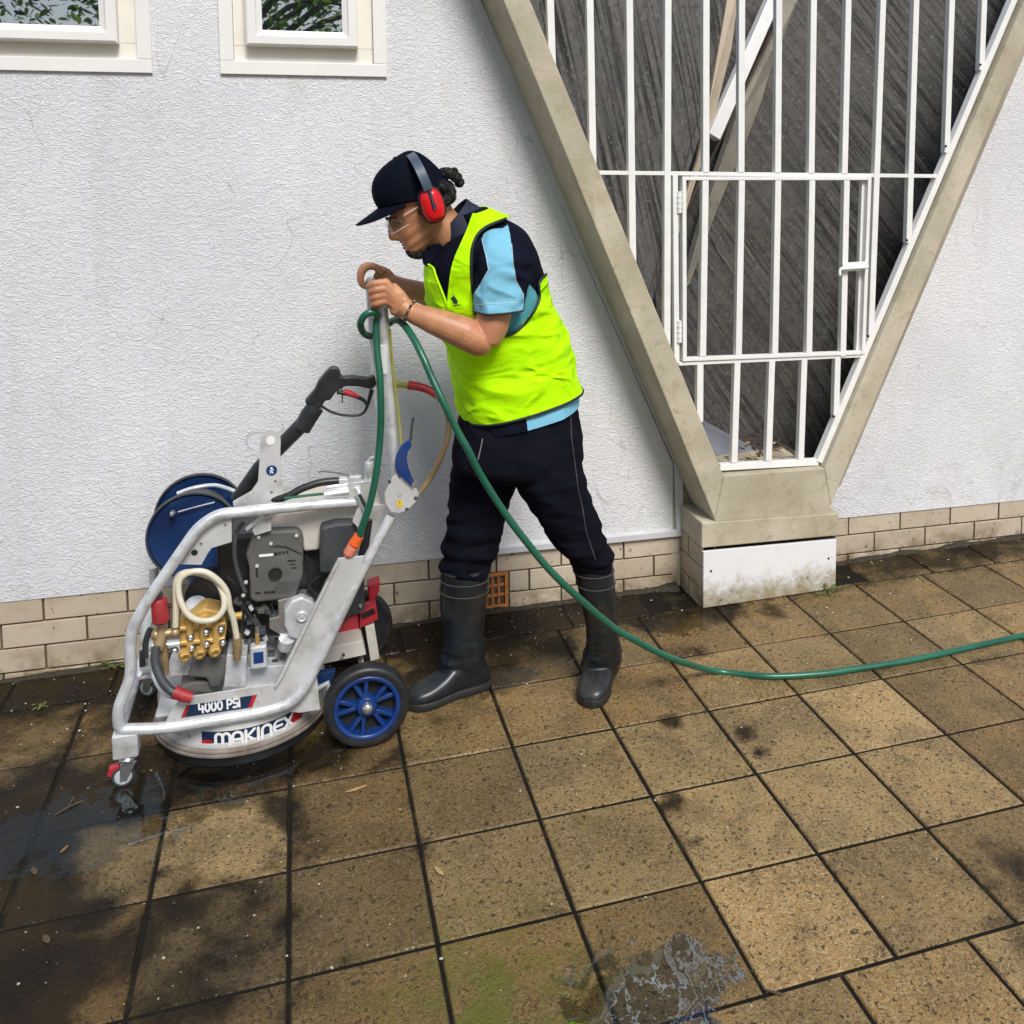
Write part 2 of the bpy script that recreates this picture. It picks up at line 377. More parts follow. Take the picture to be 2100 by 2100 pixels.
# ================================================================== GROUND AND PAVING
YW = 3.17; YF = 2.965
g = MB(); g.box((-120, -120, -.30), (120, 120, -.045)); tag(g.build('ground', M['earth'], smooth=False), kind='structure')
g = MB(); g.box((-7, -5, -.044), (9, 3.4, -.004)); tag(g.build('joint_bed', M['mortar'], smooth=False), kind='structure')
T_ = .2968; X0 = -.9495; Y0 = 2.3824
blobs = [(G(x, y), r, a) for x, y, r, a in ((520, 1840, .09, .7), (370, 1860, .12, .75), (330, 1800, .05, .6), (250, 1950, .16, .7), (420, 2010, .18, .6), (160, 1900, .16, .75), (600, 1880, .14, .5), (640, 1740, .10, .6), (580, 1650, .10, .7), (800, 1560, .10, .6), (900, 1480, .08, .5), (480, 1480, .2, .9), (200, 1500, .16, .6), (760, 1420, .16, .85), (1120, 1330, .14, .8), (1240, 1230, .16, .9), (1420, 1330, .08, .5), (1800, 1130, .12, .6), (1950, 1090, .12, .6), (2060, 1120, .12, .4), (700, 2030, .15, .4),   # unwashed dirt, with dappled sun and a shadow streak painted in
    (60, 1650, .24, .95), (150, 1640, .20, .95), (280, 1600, .20, .9), (420, 1575, .17, .9), (560, 1560, .16, .9), (690, 1540, .12, .8), (520, 1620, .10, .6), (20, 1750, .2, 1), (40, 1850, .17, 1), (30, 1950, .17, 1), (20, 2060, .17, 1),
    (110, 2010, .16, .85), (120, 1860, .12, .7), (330, 2060, .2, .6), (450, 1870, .16, .45), (340, 1930, .2, .45), (560, 1760, .07, .55), (700, 1900, .14, .3), (200, 1860, .12, .35), (600, 1680, .07, .6), (830, 1650, .06, .5), (860, 1740, .05, .6), (590, 1980, .10, .4), (590, 2080, .10, .4),
    (60, 1430, .3, .75), (300, 1400, .3, .8), (60, 1540, .2, .45), (600, 1330, .3, .8), (850, 1280, .22, .95), (1000, 1300, .22, .95), (1150, 1250, .22, .95), (900, 1370, .20, .85), (1040, 1360, .14, .8), (1330, 1260, .14, .9), (1250, 1300, .1, .6), (1480, 1250, .12, .9), (1580, 1250, .10, .7), (1680, 1190, .10, .7),
    (1375, 1480, .045, .75), (1530, 1500, .05, .85), (1560, 1545, .035, .8), (1385, 1650, .05, .85), (1415, 1725, .035, .7), (1345, 1400, .06, .6), (1380, 1350, .09, .6), (760, 1640, .08, .35), (1200, 1560, .08, .25),  # includes the diagonal shadow, painted as small dark spots
    (2050, 1350, .14, .35), (1900, 1150, .2, .5), (2080, 1790, .14, .6), (2090, 1930, .10, .5), (1290, 1960, .14, .4), (1850, 1330, .08, .3), (2060, 1560, .08, .35), (1120, 1850, .08, .25))]
moss = [(G(1000, 2050), .20, .9), (G(1120, 1990), .12, .5), (G(860, 2090), .1, .4), (G(700, 1450), .1, .3)]
def grime_shade(x, y):  # darkness per point: dirt and painted shade
    d = 0.04
    for c, r, a in blobs:
        q = ((x-c.x)**2+(y-c.y)**2)/(r*r)
        if q < 4: d = max(d, a*math.exp(-q*.9))
    if y > 2.8: d = max(d, (.95 if x < 1.4 else .7)*min(1, (y-2.8)/.25))
    return d
def mossy(x, y):
    d = 0
    for c, r, a in moss:
        q = ((x-c.x)**2+(y-c.y)**2)/(r*r); d = max(d, a*math.exp(-q))
    return d
gm = MB(); cols = []
rt = random.Random(3)
TONE = {(2, -1): .12, (3, -1): .28, (4, -1): .50, (5, -1): .55, (6, -1): .55, (7, -1): .68, (8, -1): .5, (9, -1): .38, (1, 0): .40, (2, 0): .62, (3, 0): .30, (4, 0): .36, (5, 0): .55, (6, 0): .6, (7, 0): .62, (8, 0): .86, (9, 0): .42,  # slab tones; the golden slab by the machine is a painted sun patch
        (0, 1): .12, (1, 1): .12, (2, 1): .17, (3, 1): .27, (4, 1): .46, (5, 1): .52, (6, 1): .72, (7, 1): .68, (8, 1): .72, (9, 1): .40, (1, 2): .10, (2, 2): .17, (3, 2): .30, (4, 2): .42, (5, 2): .36, (6, 2): .98, (7, 2): .58, (8, 2): .45}
def slab(x0, x1, y0, y1, key):
    gap = .0072; x0 += gap; x1 -= gap; y0 += gap; y1 -= gap
    rnd = rt.uniform(.15, .85); rust = rt.random()*.9
    cx_, cy_ = (x0+x1)/2, (y0+y1)/2; rnd = TONE.get(key, (.30+.42*min(1, max(0, (cx_+.6)/1.6)))*rt.uniform(.75, 1.15) if cy_ < 2.7 else rt.uniform(.30, .55))
    dz = rt.uniform(-.0012, .0012); tx = rt.uniform(-.0015, .0015); ty = rt.uniform(-.0015, .0015)
    near = -1.2 < (x0+x1)/2 < 3.6 and .4 < y0
    n = 8 if near else 1; e = .003; b0 = len(gm.v)
    xs = [x0+(x1-x0)*i/n for i in range(n+1)]; ys = [y0+(y1-y0)*i/n for i in range(n+1)]
    for j, y in enumerate(ys):
        for i, x in enumerate(xs):
            z = dz+tx*(i/n-.5)+ty*(j/n-.5)
            gm.v.append(Vector((x, y, z))); edge = i in (0, n) or j in (0, n)
            cols.append((rnd, grime_shade(x, y)+(.16*rt.random() if edge and near else 0), rust, mossy(x, y)))
    for j in range(n):
        for i in range(n): a = b0+j*(n+1)+i; gm.face((a, a+1, a+n+2, a+n+1))
    # bevelled skirt
    per = [(i, 0) for i in range(n)]+[(n, j) for j in range(n)]+[(i, n) for i in range(n, 0, -1)]+[(0, j) for j in range(n, 0, -1)]
    top = [b0+j*(n+1)+i for i, j in per]; c = Vector(((x0+x1)/2, (y0+y1)/2, 0)); lo = []
    for q in top:
        p = gm.v[q].copy(); d = Vector(((p.x > c.x)*2-1, (p.y > c.y)*2-1, 0))
        if abs(abs(p.x-c.x)-(x1-x0)/2) > 1e-4: d.x = 0
        if abs(abs(p.y-c.y)-(y1-y0)/2) > 1e-4: d.y = 0
        lo.append(len(gm.v)); gm.v.append(p+d*e+Vector((0, 0, -.004))); cols.append(cols[q])
    lo2 = []
    for q in lo: lo2.append(len(gm.v)); gm.v.append(gm.v[q]+Vector((0, 0, -.03))); cols.append(cols[q])
    k = len(top)
    for A, B in ((top, lo), (lo, lo2)):
        for i in range(k): gm.face((A[i], B[i], B[(i+1) % k], A[(i+1) % k]))
for i in range(-18, 27):
    for j in range(-2, 4):                        # row j spans from line j down to j+1
        x = X0+i*T_; y1 = Y0-j*T_
        if j == 3: continue
        slab(x, x+T_, y1-T_, y1, (i, j))
    for j in range(3, 13):                         # the running border course and beyond
        off = .166 if j % 2 else 0.02
        x = X0+i*T_+off; y1 = Y0-j*T_; slab(x, x+T_, y1-T_, y1, (i, j))
    x = X0+i*T_+.06; slab(x, x+T_, Y0+2*T_, min(Y0+2*T_+.19, 3.17), (i, -3)) if not 1.30 < x < 1.99 and not 1.30 < x+T_ < 1.99 else slab(x, x+T_, Y0+2*T_-.002, 2.978, (i, -3))
pv = gm.build('paving', M['tiles'], smooth=False, fixn=False); tag(pv, kind='structure')
at = pv.data.color_attributes.new('tile', 'FLOAT_COLOR', 'POINT')
at.data.foreach_set('color', [c for q in cols for c in q])

# shallow water lying on the slabs
def m_water(name, fac, bs, bd):
    m, t, b, N, L = newmat(name); p = worldpos(N); t.nodes.remove(b); b = N('ShaderNodeMixShader')
    gl = N('ShaderNodeBsdfGlossy'); gl.inputs['Roughness'].default_value = .015; gl.inputs['Color'].default_value = (.80, .90, 1, 1)
    tb_ = N('ShaderNodeBsdfTransparent'); tb_.inputs[0].default_value = (.72, .72, .68, 1)
    L(bumpn(N, L, math2(N, L, 'ADD', noisen(N, L, p, 6, 1, .5, .3), math2(N, L, 'MULTIPLY', noisen(N, L, p, 34, 1.5), .055)), bs, bd), gl.inputs['Normal'])
    gl.inputs['Color'].default_value = (.62, .80, 1, 1)  # blue tint paints sky colour into the reflection
    b.inputs[0].default_value = fac; L(tb_.outputs[0], b.inputs[1]); L(gl.outputs[0], b.inputs[2])
    at_ = N('ShaderNodeAttribute'); at_.attribute_name = 'depth'; at_.attribute_type = 'GEOMETRY'
    tr = N('ShaderNodeBsdfTransparent'); ms = N('ShaderNodeMixShader')
    h = math2(N, L, 'ADD', at_.outputs['Fac'], math2(N, L, 'MULTIPLY', math2(N, L, 'SUBTRACT', noisen(N, L, p, 16, 7, .65, .5), .5), 3.0))
    L(maprange(N, L, h, .34, .62), ms.inputs[0]); L(tr.outputs[0], ms.inputs[1]); L(b.outputs[0], ms.inputs[2])
    L(ms.outputs[0], t.nodes['Material Output'].inputs['Surface']); return m
M['water'] = m_water('shallow_water', .05, .2, .002); M['water2'] = m_water('rippled_water', .17, .6, .018)
def water(c, rx, ry, rot=0, z=.0035, name='puddle', kind='structure', mt='water'):
    mb = MB(); dep = []; n = 36; nr = 12
    mb.v.append(Vector((c.x, c.y, z))); dep.append(1)
    for i in range(1, nr+1):
        for k in range(n):
            a = 2*pi*k/n; r = i/nr; x = cos(a)*rx*r; y = sin(a)*ry*r
            mb.v.append(Vector((c.x+x*cos(rot)-y*sin(rot), c.y+x*sin(rot)+y*cos(rot), z))); dep.append(1-r*r)
    for k in range(n): mb.face((0, 1+k, 1+(k+1) % n))
    for i in range(nr-1):
        for k in range(n): a = 1+i*n; mb.face((a+k, a+n+k, a+n+(k+1) % n, a+(k+1) % n))
    o = mb.build(name, M[mt], smooth=True, fixn=False); tag(o, kind=kind)
    q = o.data.attributes.new('depth', 'FLOAT', 'POINT'); q.data.foreach_set('value', dep)
    return o
water(G(1320, 2050), .26, .15, .2, mt='water2')
water(G(200, 1690), .42, .20, .15)
water(G(560, 1560), .30, .12, .1)
water(G(1400, 1280), .16, .09, .1)
water(G(1010, 1400), .20, .10, .2)

# ================================================================== WALLS
def ext(a, b, z):                                   # extend line a-b up to height z
    t_ = (z-a.z)/(b.z-a.z); r_ = a+(b-a)*t_; r_.y = a.y; return r_
def courseshift(x): return -.0243*(x+.93)
def brick_band(x0, x1, y, parent, zt=.256, thick=.05, n=3, axis='x', phase=0, fn=None, holes=()):
    """courses of pale bricks whose top follows the sloping damp course"""
    mb = MB(); cs = []; L_, H_ = .2445, .0795; gp = .0065; rr = random.Random(int(x0*10)+11)
    mort = MB()
    for k in range(n+1):
        s = phase + (0 if k % 2 == 0 else .5)*L_
        a = x0 - (L_ - s % L_)
        while a < x1:
            u0, u1 = max(a, x0), min(a+L_-gp, x1)
            z1 = zt-k*H_; z0 = z1-H_+gp; segs = [(u0, u1)]
            for hx0, hx1, hz0, hz1 in holes:
                if z0 < hz1-.012 and z1 > hz0+.012:
                    ns_ = []
                    for p0, p1 in segs:
                        if p1 <= hx0 or p0 >= hx1: ns_.append((p0, p1)); continue
                        if p0 < hx0: ns_.append((p0, hx0-gp))
                        if p1 > hx1: ns_.append((hx1+gp, p1))
                    segs = ns_
            pr = rr.uniform(-.0015, .0015); cr = rr.random()
            for u0, u1 in segs:
                if u1-u0 < .012: continue
                b0 = len(mb.v)
                q = [fn(u0, z0, -pr), fn(u1, z0, -pr), fn(u1, z1, -pr), fn(u0, z1, -pr), fn(u0, z0, .05), fn(u1, z0, .05), fn(u1, z1, .05), fn(u0, z1, .05)]
                mb.v.extend(q); cs.extend([(cr, 0, 0, 0)]*8)
                for f in ((0, 1, 2, 3), (4, 7, 6, 5), (0, 4, 5, 1), (3, 2, 6, 7), (0, 3, 7, 4), (1, 5, 6, 2)): mb.face([b0+i for i in f])
            a += L_
    o = mb.build('brick_plinth', M['brick'], parent, smooth=False, bevel=.0018)
    c = o.data.color_attributes.new('tile', 'FLOAT_COLOR', 'POINT'); c.data.foreach_set('color', [v for q in cs for v in q])
    q = [fn(x0, -.06, .008), fn(x1, -.06, .008), fn(x1, zt, .008), fn(x0, zt, .008)]
    mort.prism(q, (fn(x0, 0, .06)-fn(x0, 0, .008))); mort.build('mortar_joint', M['bmortar'], o, smooth=False)
    return o
def front(u, z, d): return Vector((u, YW+d, z+courseshift(u)))

wallL = thing('rendered_wall', 'long white textured render wall with two windows and a pale brick base, left of the V frame', 'wall', (-.5, YW, 0))
s = MB()
zb = lambda x: .256+courseshift(x)
# render panel stops at the sloping trim beside the V frame
def slope_x(z): return .597+(2.176-z)*(1.345-.597)/(2.176-.482)       # wall edge line beside the left arm
# grid of the wall face with a hole for each window
def wall_poly(mb, pts, y, th): mb.prism([Vector((x, y, z)) for x, z in pts], (0, th, 0))
W1x0, W1x1 = -.93-.14, P(310, 60, YW).x; W2x0, W2x1 = P(450, 80, YW).x, P(791, 80, YW).x
WZ0 = P(400, 151, YW).z; WZ1 = 2.55
wall_poly(s, [(-8, zb(-8)), (1.345, zb(1.345)), (1.345, .482), (slope_x(WZ0+.012), WZ0+.012), (-8, WZ0+.012)], YW-.004, .2)
wall_poly(s, [(-8, WZ0+.012), (W1x0+.012, WZ0+.012), (W1x0+.012, 2.75), (-8, 2.75)], YW-.004, .2)
wall_poly(s, [(W1x1-.012, WZ0+.012), (W2x0+.012, WZ0+.012), (W2x0+.012, 2.75), (W1x1-.012, 2.75)], YW-.004, .2)
wall_poly(s, [(W2x1-.012, WZ0+.012), (slope_x(WZ0+.012), WZ0+.012), (slope_x(2.75), 2.75), (W2x1-.012, 2.75)], YW-.004, .2)
s.build('render_panel', M['stucco'], wallL, smooth=False)
s = MB(); tw = .030
for a, bb in (((slope_x(2.75), 2.75), (1.352, .487)), ((1.352, .487), (1.360, zb(1.36)-.002)), ):
    s.bar(Vector((a[0]+.012, YW-.006, a[1])), Vector((bb[0]+.012, YW-.006, bb[1])), tw, .024)
s.bar(Vector((.55, YW-.006, zb(.55)+.010)), Vector((1.385, YW-.006, zb(1.385)+.010)), .024, .022)
s.build('edge_trim', M['trim'], wallL, smooth=False, bevel=.002)
vz = P(1020, 1210, YW)
vent = (P(995, 1200, YW).x, P(1042, 1200, YW).x)
brick_band(-8, 1.37, YW, wallL, fn=front, phase=.105, n=3, holes=[(vent[0]-.034, vent[1], P(1020, 1248, YW).z-courseshift(vent[0]), P(1020, 1175, YW).z-courseshift(vent[0]))])
# terracotta air vent
s = MB(); z0, z1 = P(1020, 1248, YW).z, P(1020, 1175, YW).z; x0, x1 = vent
nx, nz = 3, 3; fw = .012
s.box((x0-.03, YW-.002, z0), (x1, YW+.02, z0+fw)); s.box((x0-.03, YW-.002, z1-fw), (x1, YW+.02, z1)); s.box((x1-fw, YW-.002, z0+fw), (x1, YW+.02, z1-fw)); s.box((x0-.03, YW-.002, z0+fw), (x0-.03+fw, YW+.02, z1-fw))
iw = (x1-fw)-(x0-.03+fw); ih = z1-z0-2*fw
for i in range(1, 4): xx = x0-.03+fw+iw*i/4; s.box((xx-.004, YW+.001, z0+fw), (xx+.004, YW+.018, z1-fw))
for i in range(1, 3): zz = z0+fw+ih*i/3; s.box((x0-.03+fw, YW+.003, zz-.005), (x1-fw, YW+.017, zz+.005))
vo = s.build('air_vent', M['terracotta'], wallL, smooth=False, bevel=.001)
s = MB(); s.box((x0-.028, YW+.0195, z0+.002), (x1-.002, YW+.023, z1-.002)); s.build('vent_cavity', M['black'], vo, smooth=False)

def window(x0, x1, z0, z1, sash, parent, label):
    s = MB(); w_ = .042; y0, y1 = YW-.014, YW+.03
    s.box((x0, y0, z0), (x1, y1, z0+w_)); s.box((x0, y0, z0+w_+.0008), (x0+w_, y1, z1)); s.box((x1-w_, y0, z0+w_+.0008), (x1, y1, z1))
    s.box((x0+w_+.0008, y0+.002, z1-w_), (x1-w_-.0008, y1, z1))
    fr = s.build('window', M['upvc'], parent, smooth=False, bevel=.0015); fr['label'] = label
    s = MB(); s.box((x0+w_+.001, YW+.004, z0+w_+.001), (x1-w_-.001, YW+.03, z0+w_+.05)); 
    s.box((x0+w_+.001, YW+.004, z0+w_+.051), (sash[0]+.02, YW+.03, z1-w_)); s.box((sash[1]-.02, YW+.004, z0+w_+.051), (x1-w_-.001, YW+.03, z1-w_))
    s.build('reveal', M['cream'], fr, smooth=False)
    # opening sash: mitred profile standing proud
    a0, a1, b0 = sash; b1 = z1-w_-.02; d = .05; ys = YW-.034
    mb = MB()
    prof = [(0, YW+.004), (0, ys), (.006, ys-.004), (.030, ys-.004), (.034, ys+.002), (d, ys+.010), (d, YW+.004)]
    ring = []
    for cx, cz, sx, sz in ((a0, b0, 1, 1), (a1, b0, -1, 1), (a1, b1, -1, -1), (a0, b1, 1, -1)):
        ring.append([Vector((cx+sx*u, y, cz+sz*u)) for u, y in prof])
    mb.rings(ring, closed=True); mb.build('sash', M['upvc'], fr, smooth=False)
    mb = MB(); mb.box((a0+d-.004, ys+.013, b0+d-.004), (a1-d+.004, ys+.018, b1-d+.004)); mb.build('pane', M['glass'], fr, smooth=False)
    return fr
sz1 = P(120, 85, YW-.03); sz2 = P(600, 95, YW-.03)
window(W1x0, W1x1, WZ0-.002, WZ1, (P(-90, 60, YW-.03).x, P(241, 84, YW-.03).x, sz1.z), wallL, 'window at the top left corner, cut by the frame')
window(W2x0, W2x1, P(600, 155, YW).z, WZ1, (P(505, 88, YW-.03).x, P(735, 94, YW-.03).x, sz2.z), wallL, 'window above the worker')

wallR = thing('rendered_wall', 'white textured render wall right of the V frame, without any window', 'wall', (3, YW, 0))
s = MB(); wall_poly(s, [(1.86, zb(1.86)), (9, zb(9)), (9, 2.75), (ext(P(1704, 1038, YW), P(2100, 92, YW), 2.75).x-.025, 2.75), (P(1704, 1038, YW).x-.025, P(1704, 1038, YW).z)], YW-.004, .2); s.build('render_panel', M['stucco'], wallR, smooth=False)
brick_band(1.93, 9, YW, wallR, fn=front, phase=.19, n=2+1)

# ================================================================== V SHAPED CONCRETE FRAME
fill = MB()
vf = thing('concrete_frame', 'beige V shaped concrete frame standing on a white panelled block', 'concrete frame', (1.65, YF, 0))
def q2(px, py, Y=YF): return P(px, py, Y)
def ext(a, b, z):                                   # extend line a-b up to height z
    t_ = (z-a.z)/(b.z-a.z); r_ = a+(b-a)*t_; r_.y = a.y; return r_
oL0, oL1 = q2(1466, 1066), q2(1032, 0); iL0, iL1 = q2(1484, 976), q2(1087, 0)
iR0, iR1 = q2(1691, 960), q2(2100, 4); oR0, oR1 = q2(1704, 1038), q2(2100, 92)
zt = 2.75
bl = q2(1439, 1072); br = q2(1721, 1052)
s = MB(); th = .26
bk0, bk1 = P(1396, 985, YW), P(984, 0, YW)
A4 = [oL0, iL0, ext(iL0, iL1, zt), ext(oL0, oL1, zt)]; B4 = [ext(bk0, bk1, oL0.z), iL0+Vector((0, th, 0)), ext(iL0, iL1, zt)+Vector((0, th, 0)), ext(bk0, bk1, zt)]
s.rings([A4, B4])
s.prism([iR0, oR0, ext(oR0, oR1, zt), ext(iR0, iR1, zt)], (0, .052, 0))
s.prism([oL0, Vector((oL0.x, YF, bl.z-.004)), Vector((oR0.x, YF, br.z-.004)), oR0, iR0, iL0], (0, th, 0))
parts(s, 'arm', M['concrete'], vf, smooth=False, bevel=.004)
s = MB(); o2 = Vector((0, .054, 0)); j0, j1 = P(1697, 960, YW+.05), P(2106, 4, YW+.05); k1 = P(2130, 92, YW+.05)
F4 = [iR0+o2+Vector((.006, 0, 0)), oR0+o2-Vector((.004, 0, 0)), ext(oR0, oR1, zt-.02)+o2-Vector((.004, 0, 0)), ext(iR0, iR1, zt-.02)+o2+Vector((.006, 0, 0))]
K4 = [ext(j0, j1, iR0.z), ext(j0, j1, oR0.z)+Vector((.12, 0, 0)), ext(j0, j1, zt-.02)+Vector((.12, 0, 0)), ext(j0, j1, zt-.02)]
s.rings([F4, K4]); s.build('jamb', M['concrete'], vf, smooth=False)
s = MB(); pt = q2(1439, 1124); pr_ = q2(1719, 1098)
s.prism([Vector((bl.x, YF-.0015, bl.z)), Vector((bl.x, YF-.0015, pt.z)), Vector((pr_.x, YF-.0015, pr_.z)), Vector((pr_.x, YF-.0015, br.z))], (0, .215, 0))
s.build('plinth_block', M['concrete'], vf, smooth=False, bevel=.004)
s = MB(); pt2 = q2(1441, 1131); pr2 = q2(1714, 1106)
s.prism([Vector((pt2.x+.002, YF-.004, pt2.z)), Vector((pt2.x+.002, YF-.004, .004)), Vector((pr2.x, YF-.004, .004)), Vector((pr2.x, YF-.004, pr2.z))], (0, .012, 0))
pn = s.build('white_panel', M['panel'], vf, smooth=False, bevel=.001)
for a, c in ((1458, 1171), (1699, 1145)):
    s = MB(); s.lathe([(.0045, .002), (.004, -.002), (.001, -.003)], P(a, c, YF-.004), (0, 1, 0), 12); s.build('screw', M['black'], pn)
# brick side of the block
def side(u, z, d): return Vector((bl.x+.006+d, YF+.014+u, z))
brick_band(0, .2, 0, vf, zt=pt.z-.006, fn=side, phase=.12, n=2)
s = MB(); s.box((bl.x+.062, YF+.0135, -.05), (pr_.x-.003, YW-.01, pr_.z-.012)); s.build('block_core', M['bmortar'], vf, smooth=False)
s = MB(); s.prism([Vector((x, YW+.002, z)) for x, z in ((1.345, -.05), (1.9, -.05), (1.9, .455), (1.47, .455), (1.345, .75))], (0, .1, 0)); s.build('backing', M['concrete'], vf, smooth=False)

# ================================================================== RECESS BEHIND THE GRILLE
rc = thing('recess_wall', 'dark streaked concrete slab leaning behind the white bars on the right', 'concrete slab', (2, 3.6, .3))
s = MB(); a = P(2160, -120, 3.42); bq = P(1730, 985, 3.26); c = P(1380, 985, 3.46); d_ = P(1330, 400, 3.9); e_ = P(1440, -120, 4.2)
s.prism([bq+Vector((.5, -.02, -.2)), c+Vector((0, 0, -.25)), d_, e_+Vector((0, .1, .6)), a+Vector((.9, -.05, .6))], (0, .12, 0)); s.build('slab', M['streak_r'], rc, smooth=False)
z7 = zoomer(960, 0, .59)
s = MB(); s.prism([P(1612, -60, 3.90), P(1665, -60, 3.92), P(1590, 130, 3.86), P(1530, 290, 3.78), P(1470, 430, 3.70), P(1415, 580, 3.62), P(1400, 600, 3.60), P(1450, 420, 3.66), P(1500, 270, 3.72)], (0, .05, 0)); s.build('plain_strip', mat('plain_concrete', (.27, .245, .195), .8, var=.2, scale=6, dirt=(.15, .135, .11), dscale=8), rc, smooth=False)
rl = thing('recess_wall', 'grey streaked upright concrete slab behind the bars on the left', 'concrete slab', (1.2, 3.5, .3))
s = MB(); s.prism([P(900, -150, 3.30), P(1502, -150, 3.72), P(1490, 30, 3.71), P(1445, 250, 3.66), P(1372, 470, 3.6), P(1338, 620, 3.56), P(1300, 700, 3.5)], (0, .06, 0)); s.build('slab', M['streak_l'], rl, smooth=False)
s = MB(); s.prism([P(1500, -60, 3.70), P(1522, -60, 3.70), P(1500, 100, 3.69), P(1466, 235, 3.66), P(1440, 330, 3.63), P(1385, 500, 3.58), P(1372, 500, 3.58), P(1430, 330, 3.62), P(1450, 235, 3.645), P(1486, 30, 3.69)], (0, .02, 0)); s.build('painted_edge', M['tan'], rl, smooth=False)
bm_ = MB(); bm_.bar(P(1610, -60, 3.78), P(1460, 282, 3.64), .058, .05); wb = bm_.build('support_beam', M['white'], smooth=False, bevel=.003); tag(wb, 'white painted diagonal beam high behind the middle bars', 'beam')
bm_ = MB(); bm_.bar(P(1598, 30, 3.80), P(1360, 520, 3.62), .012, .04); bm_.build('rusty_edge', M['rustbrown'], wb, smooth=False)
s = MB(); s.prism([P(1480, -150, 4.15), P(1640, -150, 4.15), P(1440, 330, 3.95), P(1420, 330, 3.95)], (0, .02, 0)); tag(s.build('dark_panel', M['teal'], smooth=False), 'dark teal sliver between the tan edge and the white diagonal beam', 'panel')
# ledge behind the sill with a wedge of leaf litter
s = MB(); s.prism([P(1400, 870, 3.22), P(1700, 985, 3.22), P(1700, 1100, 3.22), P(1400, 1100, 3.22)], (0, .7, 0)); 
s = MB(); s.box((1.462, YF+.055, .30), (1.875, 3.7, .475)); tag(s.build('recess_floor', mat('recess_floor', (.07, .06, .05), .9, var=.5, scale=25, bump=.7), smooth=False), kind='structure')
s = MB(); s.prism([P(1420, 850, 3.4), P(1560, 925, 3.22), P(1480, 965, 3.12), P(1420, 960, 3.12)], (0, 0, -.03)); tag(s.build('loose_board', mat('grey_board', (.17, .18, .20), .6, var=.2), smooth=False), 'grey blue board lying in the bottom left of the recess', 'board')
leafm = [mat('dry_leaf_%s' % n_, c_, .8, var=.3, scale=40) for n_, c_ in (('brown', (.22, .12, .04)), ('tan', (.42, .28, .12)), ('dark', (.09, .06, .03)))]
def leaf_mesh(mb, c, L_, W_, ang, tilt, roll, mi=0, curl=.25):
    R = Matrix.Rotation(ang, 3, 'Z') @ Matrix.Rotation(tilt, 3, 'Y') @ Matrix.Rotation(roll, 3, 'X'); b0 = len(mb.v); n = 5; mb.mi = mi
    for i in range(n+1):
        t_ = i/n; w__ = W_*sin(pi*min(.98, t_*.9+.06))**.8; x = (t_-.5)*L_; z = curl*L_*(t_-.5)**2
        for k in (-1, 0, 1): mb.v.append(Vector(c)+R @ Vector((x, k*w__/2, z+(.12*w__ if k else 0))))
    for i in range(n):
        for k in range(2): a_ = b0+i*3+k; mb.face((a_, a_+3, a_+4, a_+1))
s = MB(); rr = random.Random(5)
for i in range(55):
    x = rr.uniform(1.40, 1.86); y = rr.uniform(YF+.07, YF+.35); leaf_mesh(s, (x, y, .478+rr.uniform(0, .02)), rr.uniform(.02, .05), rr.uniform(.008, .018), rr.uniform(0, 6.3), rr.uniform(-.4, .4), rr.uniform(-.5, .5), rr.randrange(3))
tag(s.build('leaf_litter', leafm, fixn=False), 'brown dead leaves heaped along the ledge under the bars', 'leaves', kind='stuff')

# ================================================================== WHITE GRILLE WITH A HINGED GATE
YB = 3.005
gr = thing('security_grille', 'white painted steel bar grille filling the V shaped opening', 'grille', (1.7, YB, .5))
z7 = zoomer(960, 0, .59)
def sl_left(z):                                     # inner edge of the left arm on the bar plane
    a_, b_ = iL0, iL1; return a_.x+(z-a_.z)*(b_.x-a_.x)/(b_.z-a_.z)
BW = .0245
fb, fm, ft = P(1676, 946, YB), z7(1375, 1225, YB), P(2078, -6, YB)
fl = P(1474, 957, YB)
s = MB(); s.bar(fl, fb, BW, BW); s.build('bottom_rail', M['white'], gr, smooth=False, bevel=.002)
top = ext(fb, ft, 2.72)
s = MB(); s.bar(fb, top, BW, .032); fe = s.build('edge_rail', M['white'], gr, smooth=False, bevel=.002)
for u, v_ in ((1270, 1447), (1390, 1168), (1525, 835), (1660, 508), (1780, 225)):
    q = z7(u, v_, YB-.018); s = MB(); s.lathe([(.005, 0), (.004, -.003)], q, (0, 1, 0), 10); s.build('rivet', M['mortar'], fe)
s = MB(); s.bar(z7(445, 600, YB), z7(1632, 612, YB), .014, .02); s.build('top_rail', M['white'], gr, smooth=False, bevel=.001)
tops = [1127, 1208, 1289, 1368, 1446, 1519, 1595, 1666, 1737, 1808, 1876, 1949, 2015]
bot = [(1134, 220), (1215, 370), (1296, 540), (1366, 700), (1445.5, 352), (1517.6, 352), (1592.5, 353), (1661, 354), (1729, 355), (1788, 560), (1861, 480), (1939, 292), (2010, 128)]
for i, (xt, (xb, yb)) in enumerate(zip(tops, bot)):
    a_ = P(xt, 0, YB); b_ = P(xb, yb, YB); 
    if 4 <= i <= 8: b_ = b_+Vector((0, 0, -.003))
    elif i < 4: b_ = ext(a_, b_, max(.3, b_.z-.04)); b_ = a_+(b_-a_)*1.0
    elif i == 9: b_ = P(1783, 690, YB)
    else:
        # stop on the sloping rail
        b_ = P(xb, yb, YB); zr = fb.z+(b_.x-fb.x)*(top.z-fb.z)/(top.x-fb.x); b_ = ext(a_, b_, zr+.022)
    up_ = ext(b_, a_, 2.72)
    s = MB(); s.bar(up_, b_, BW, BW); s.build('bar', M['white'], gr, smooth=False, bevel=.002)
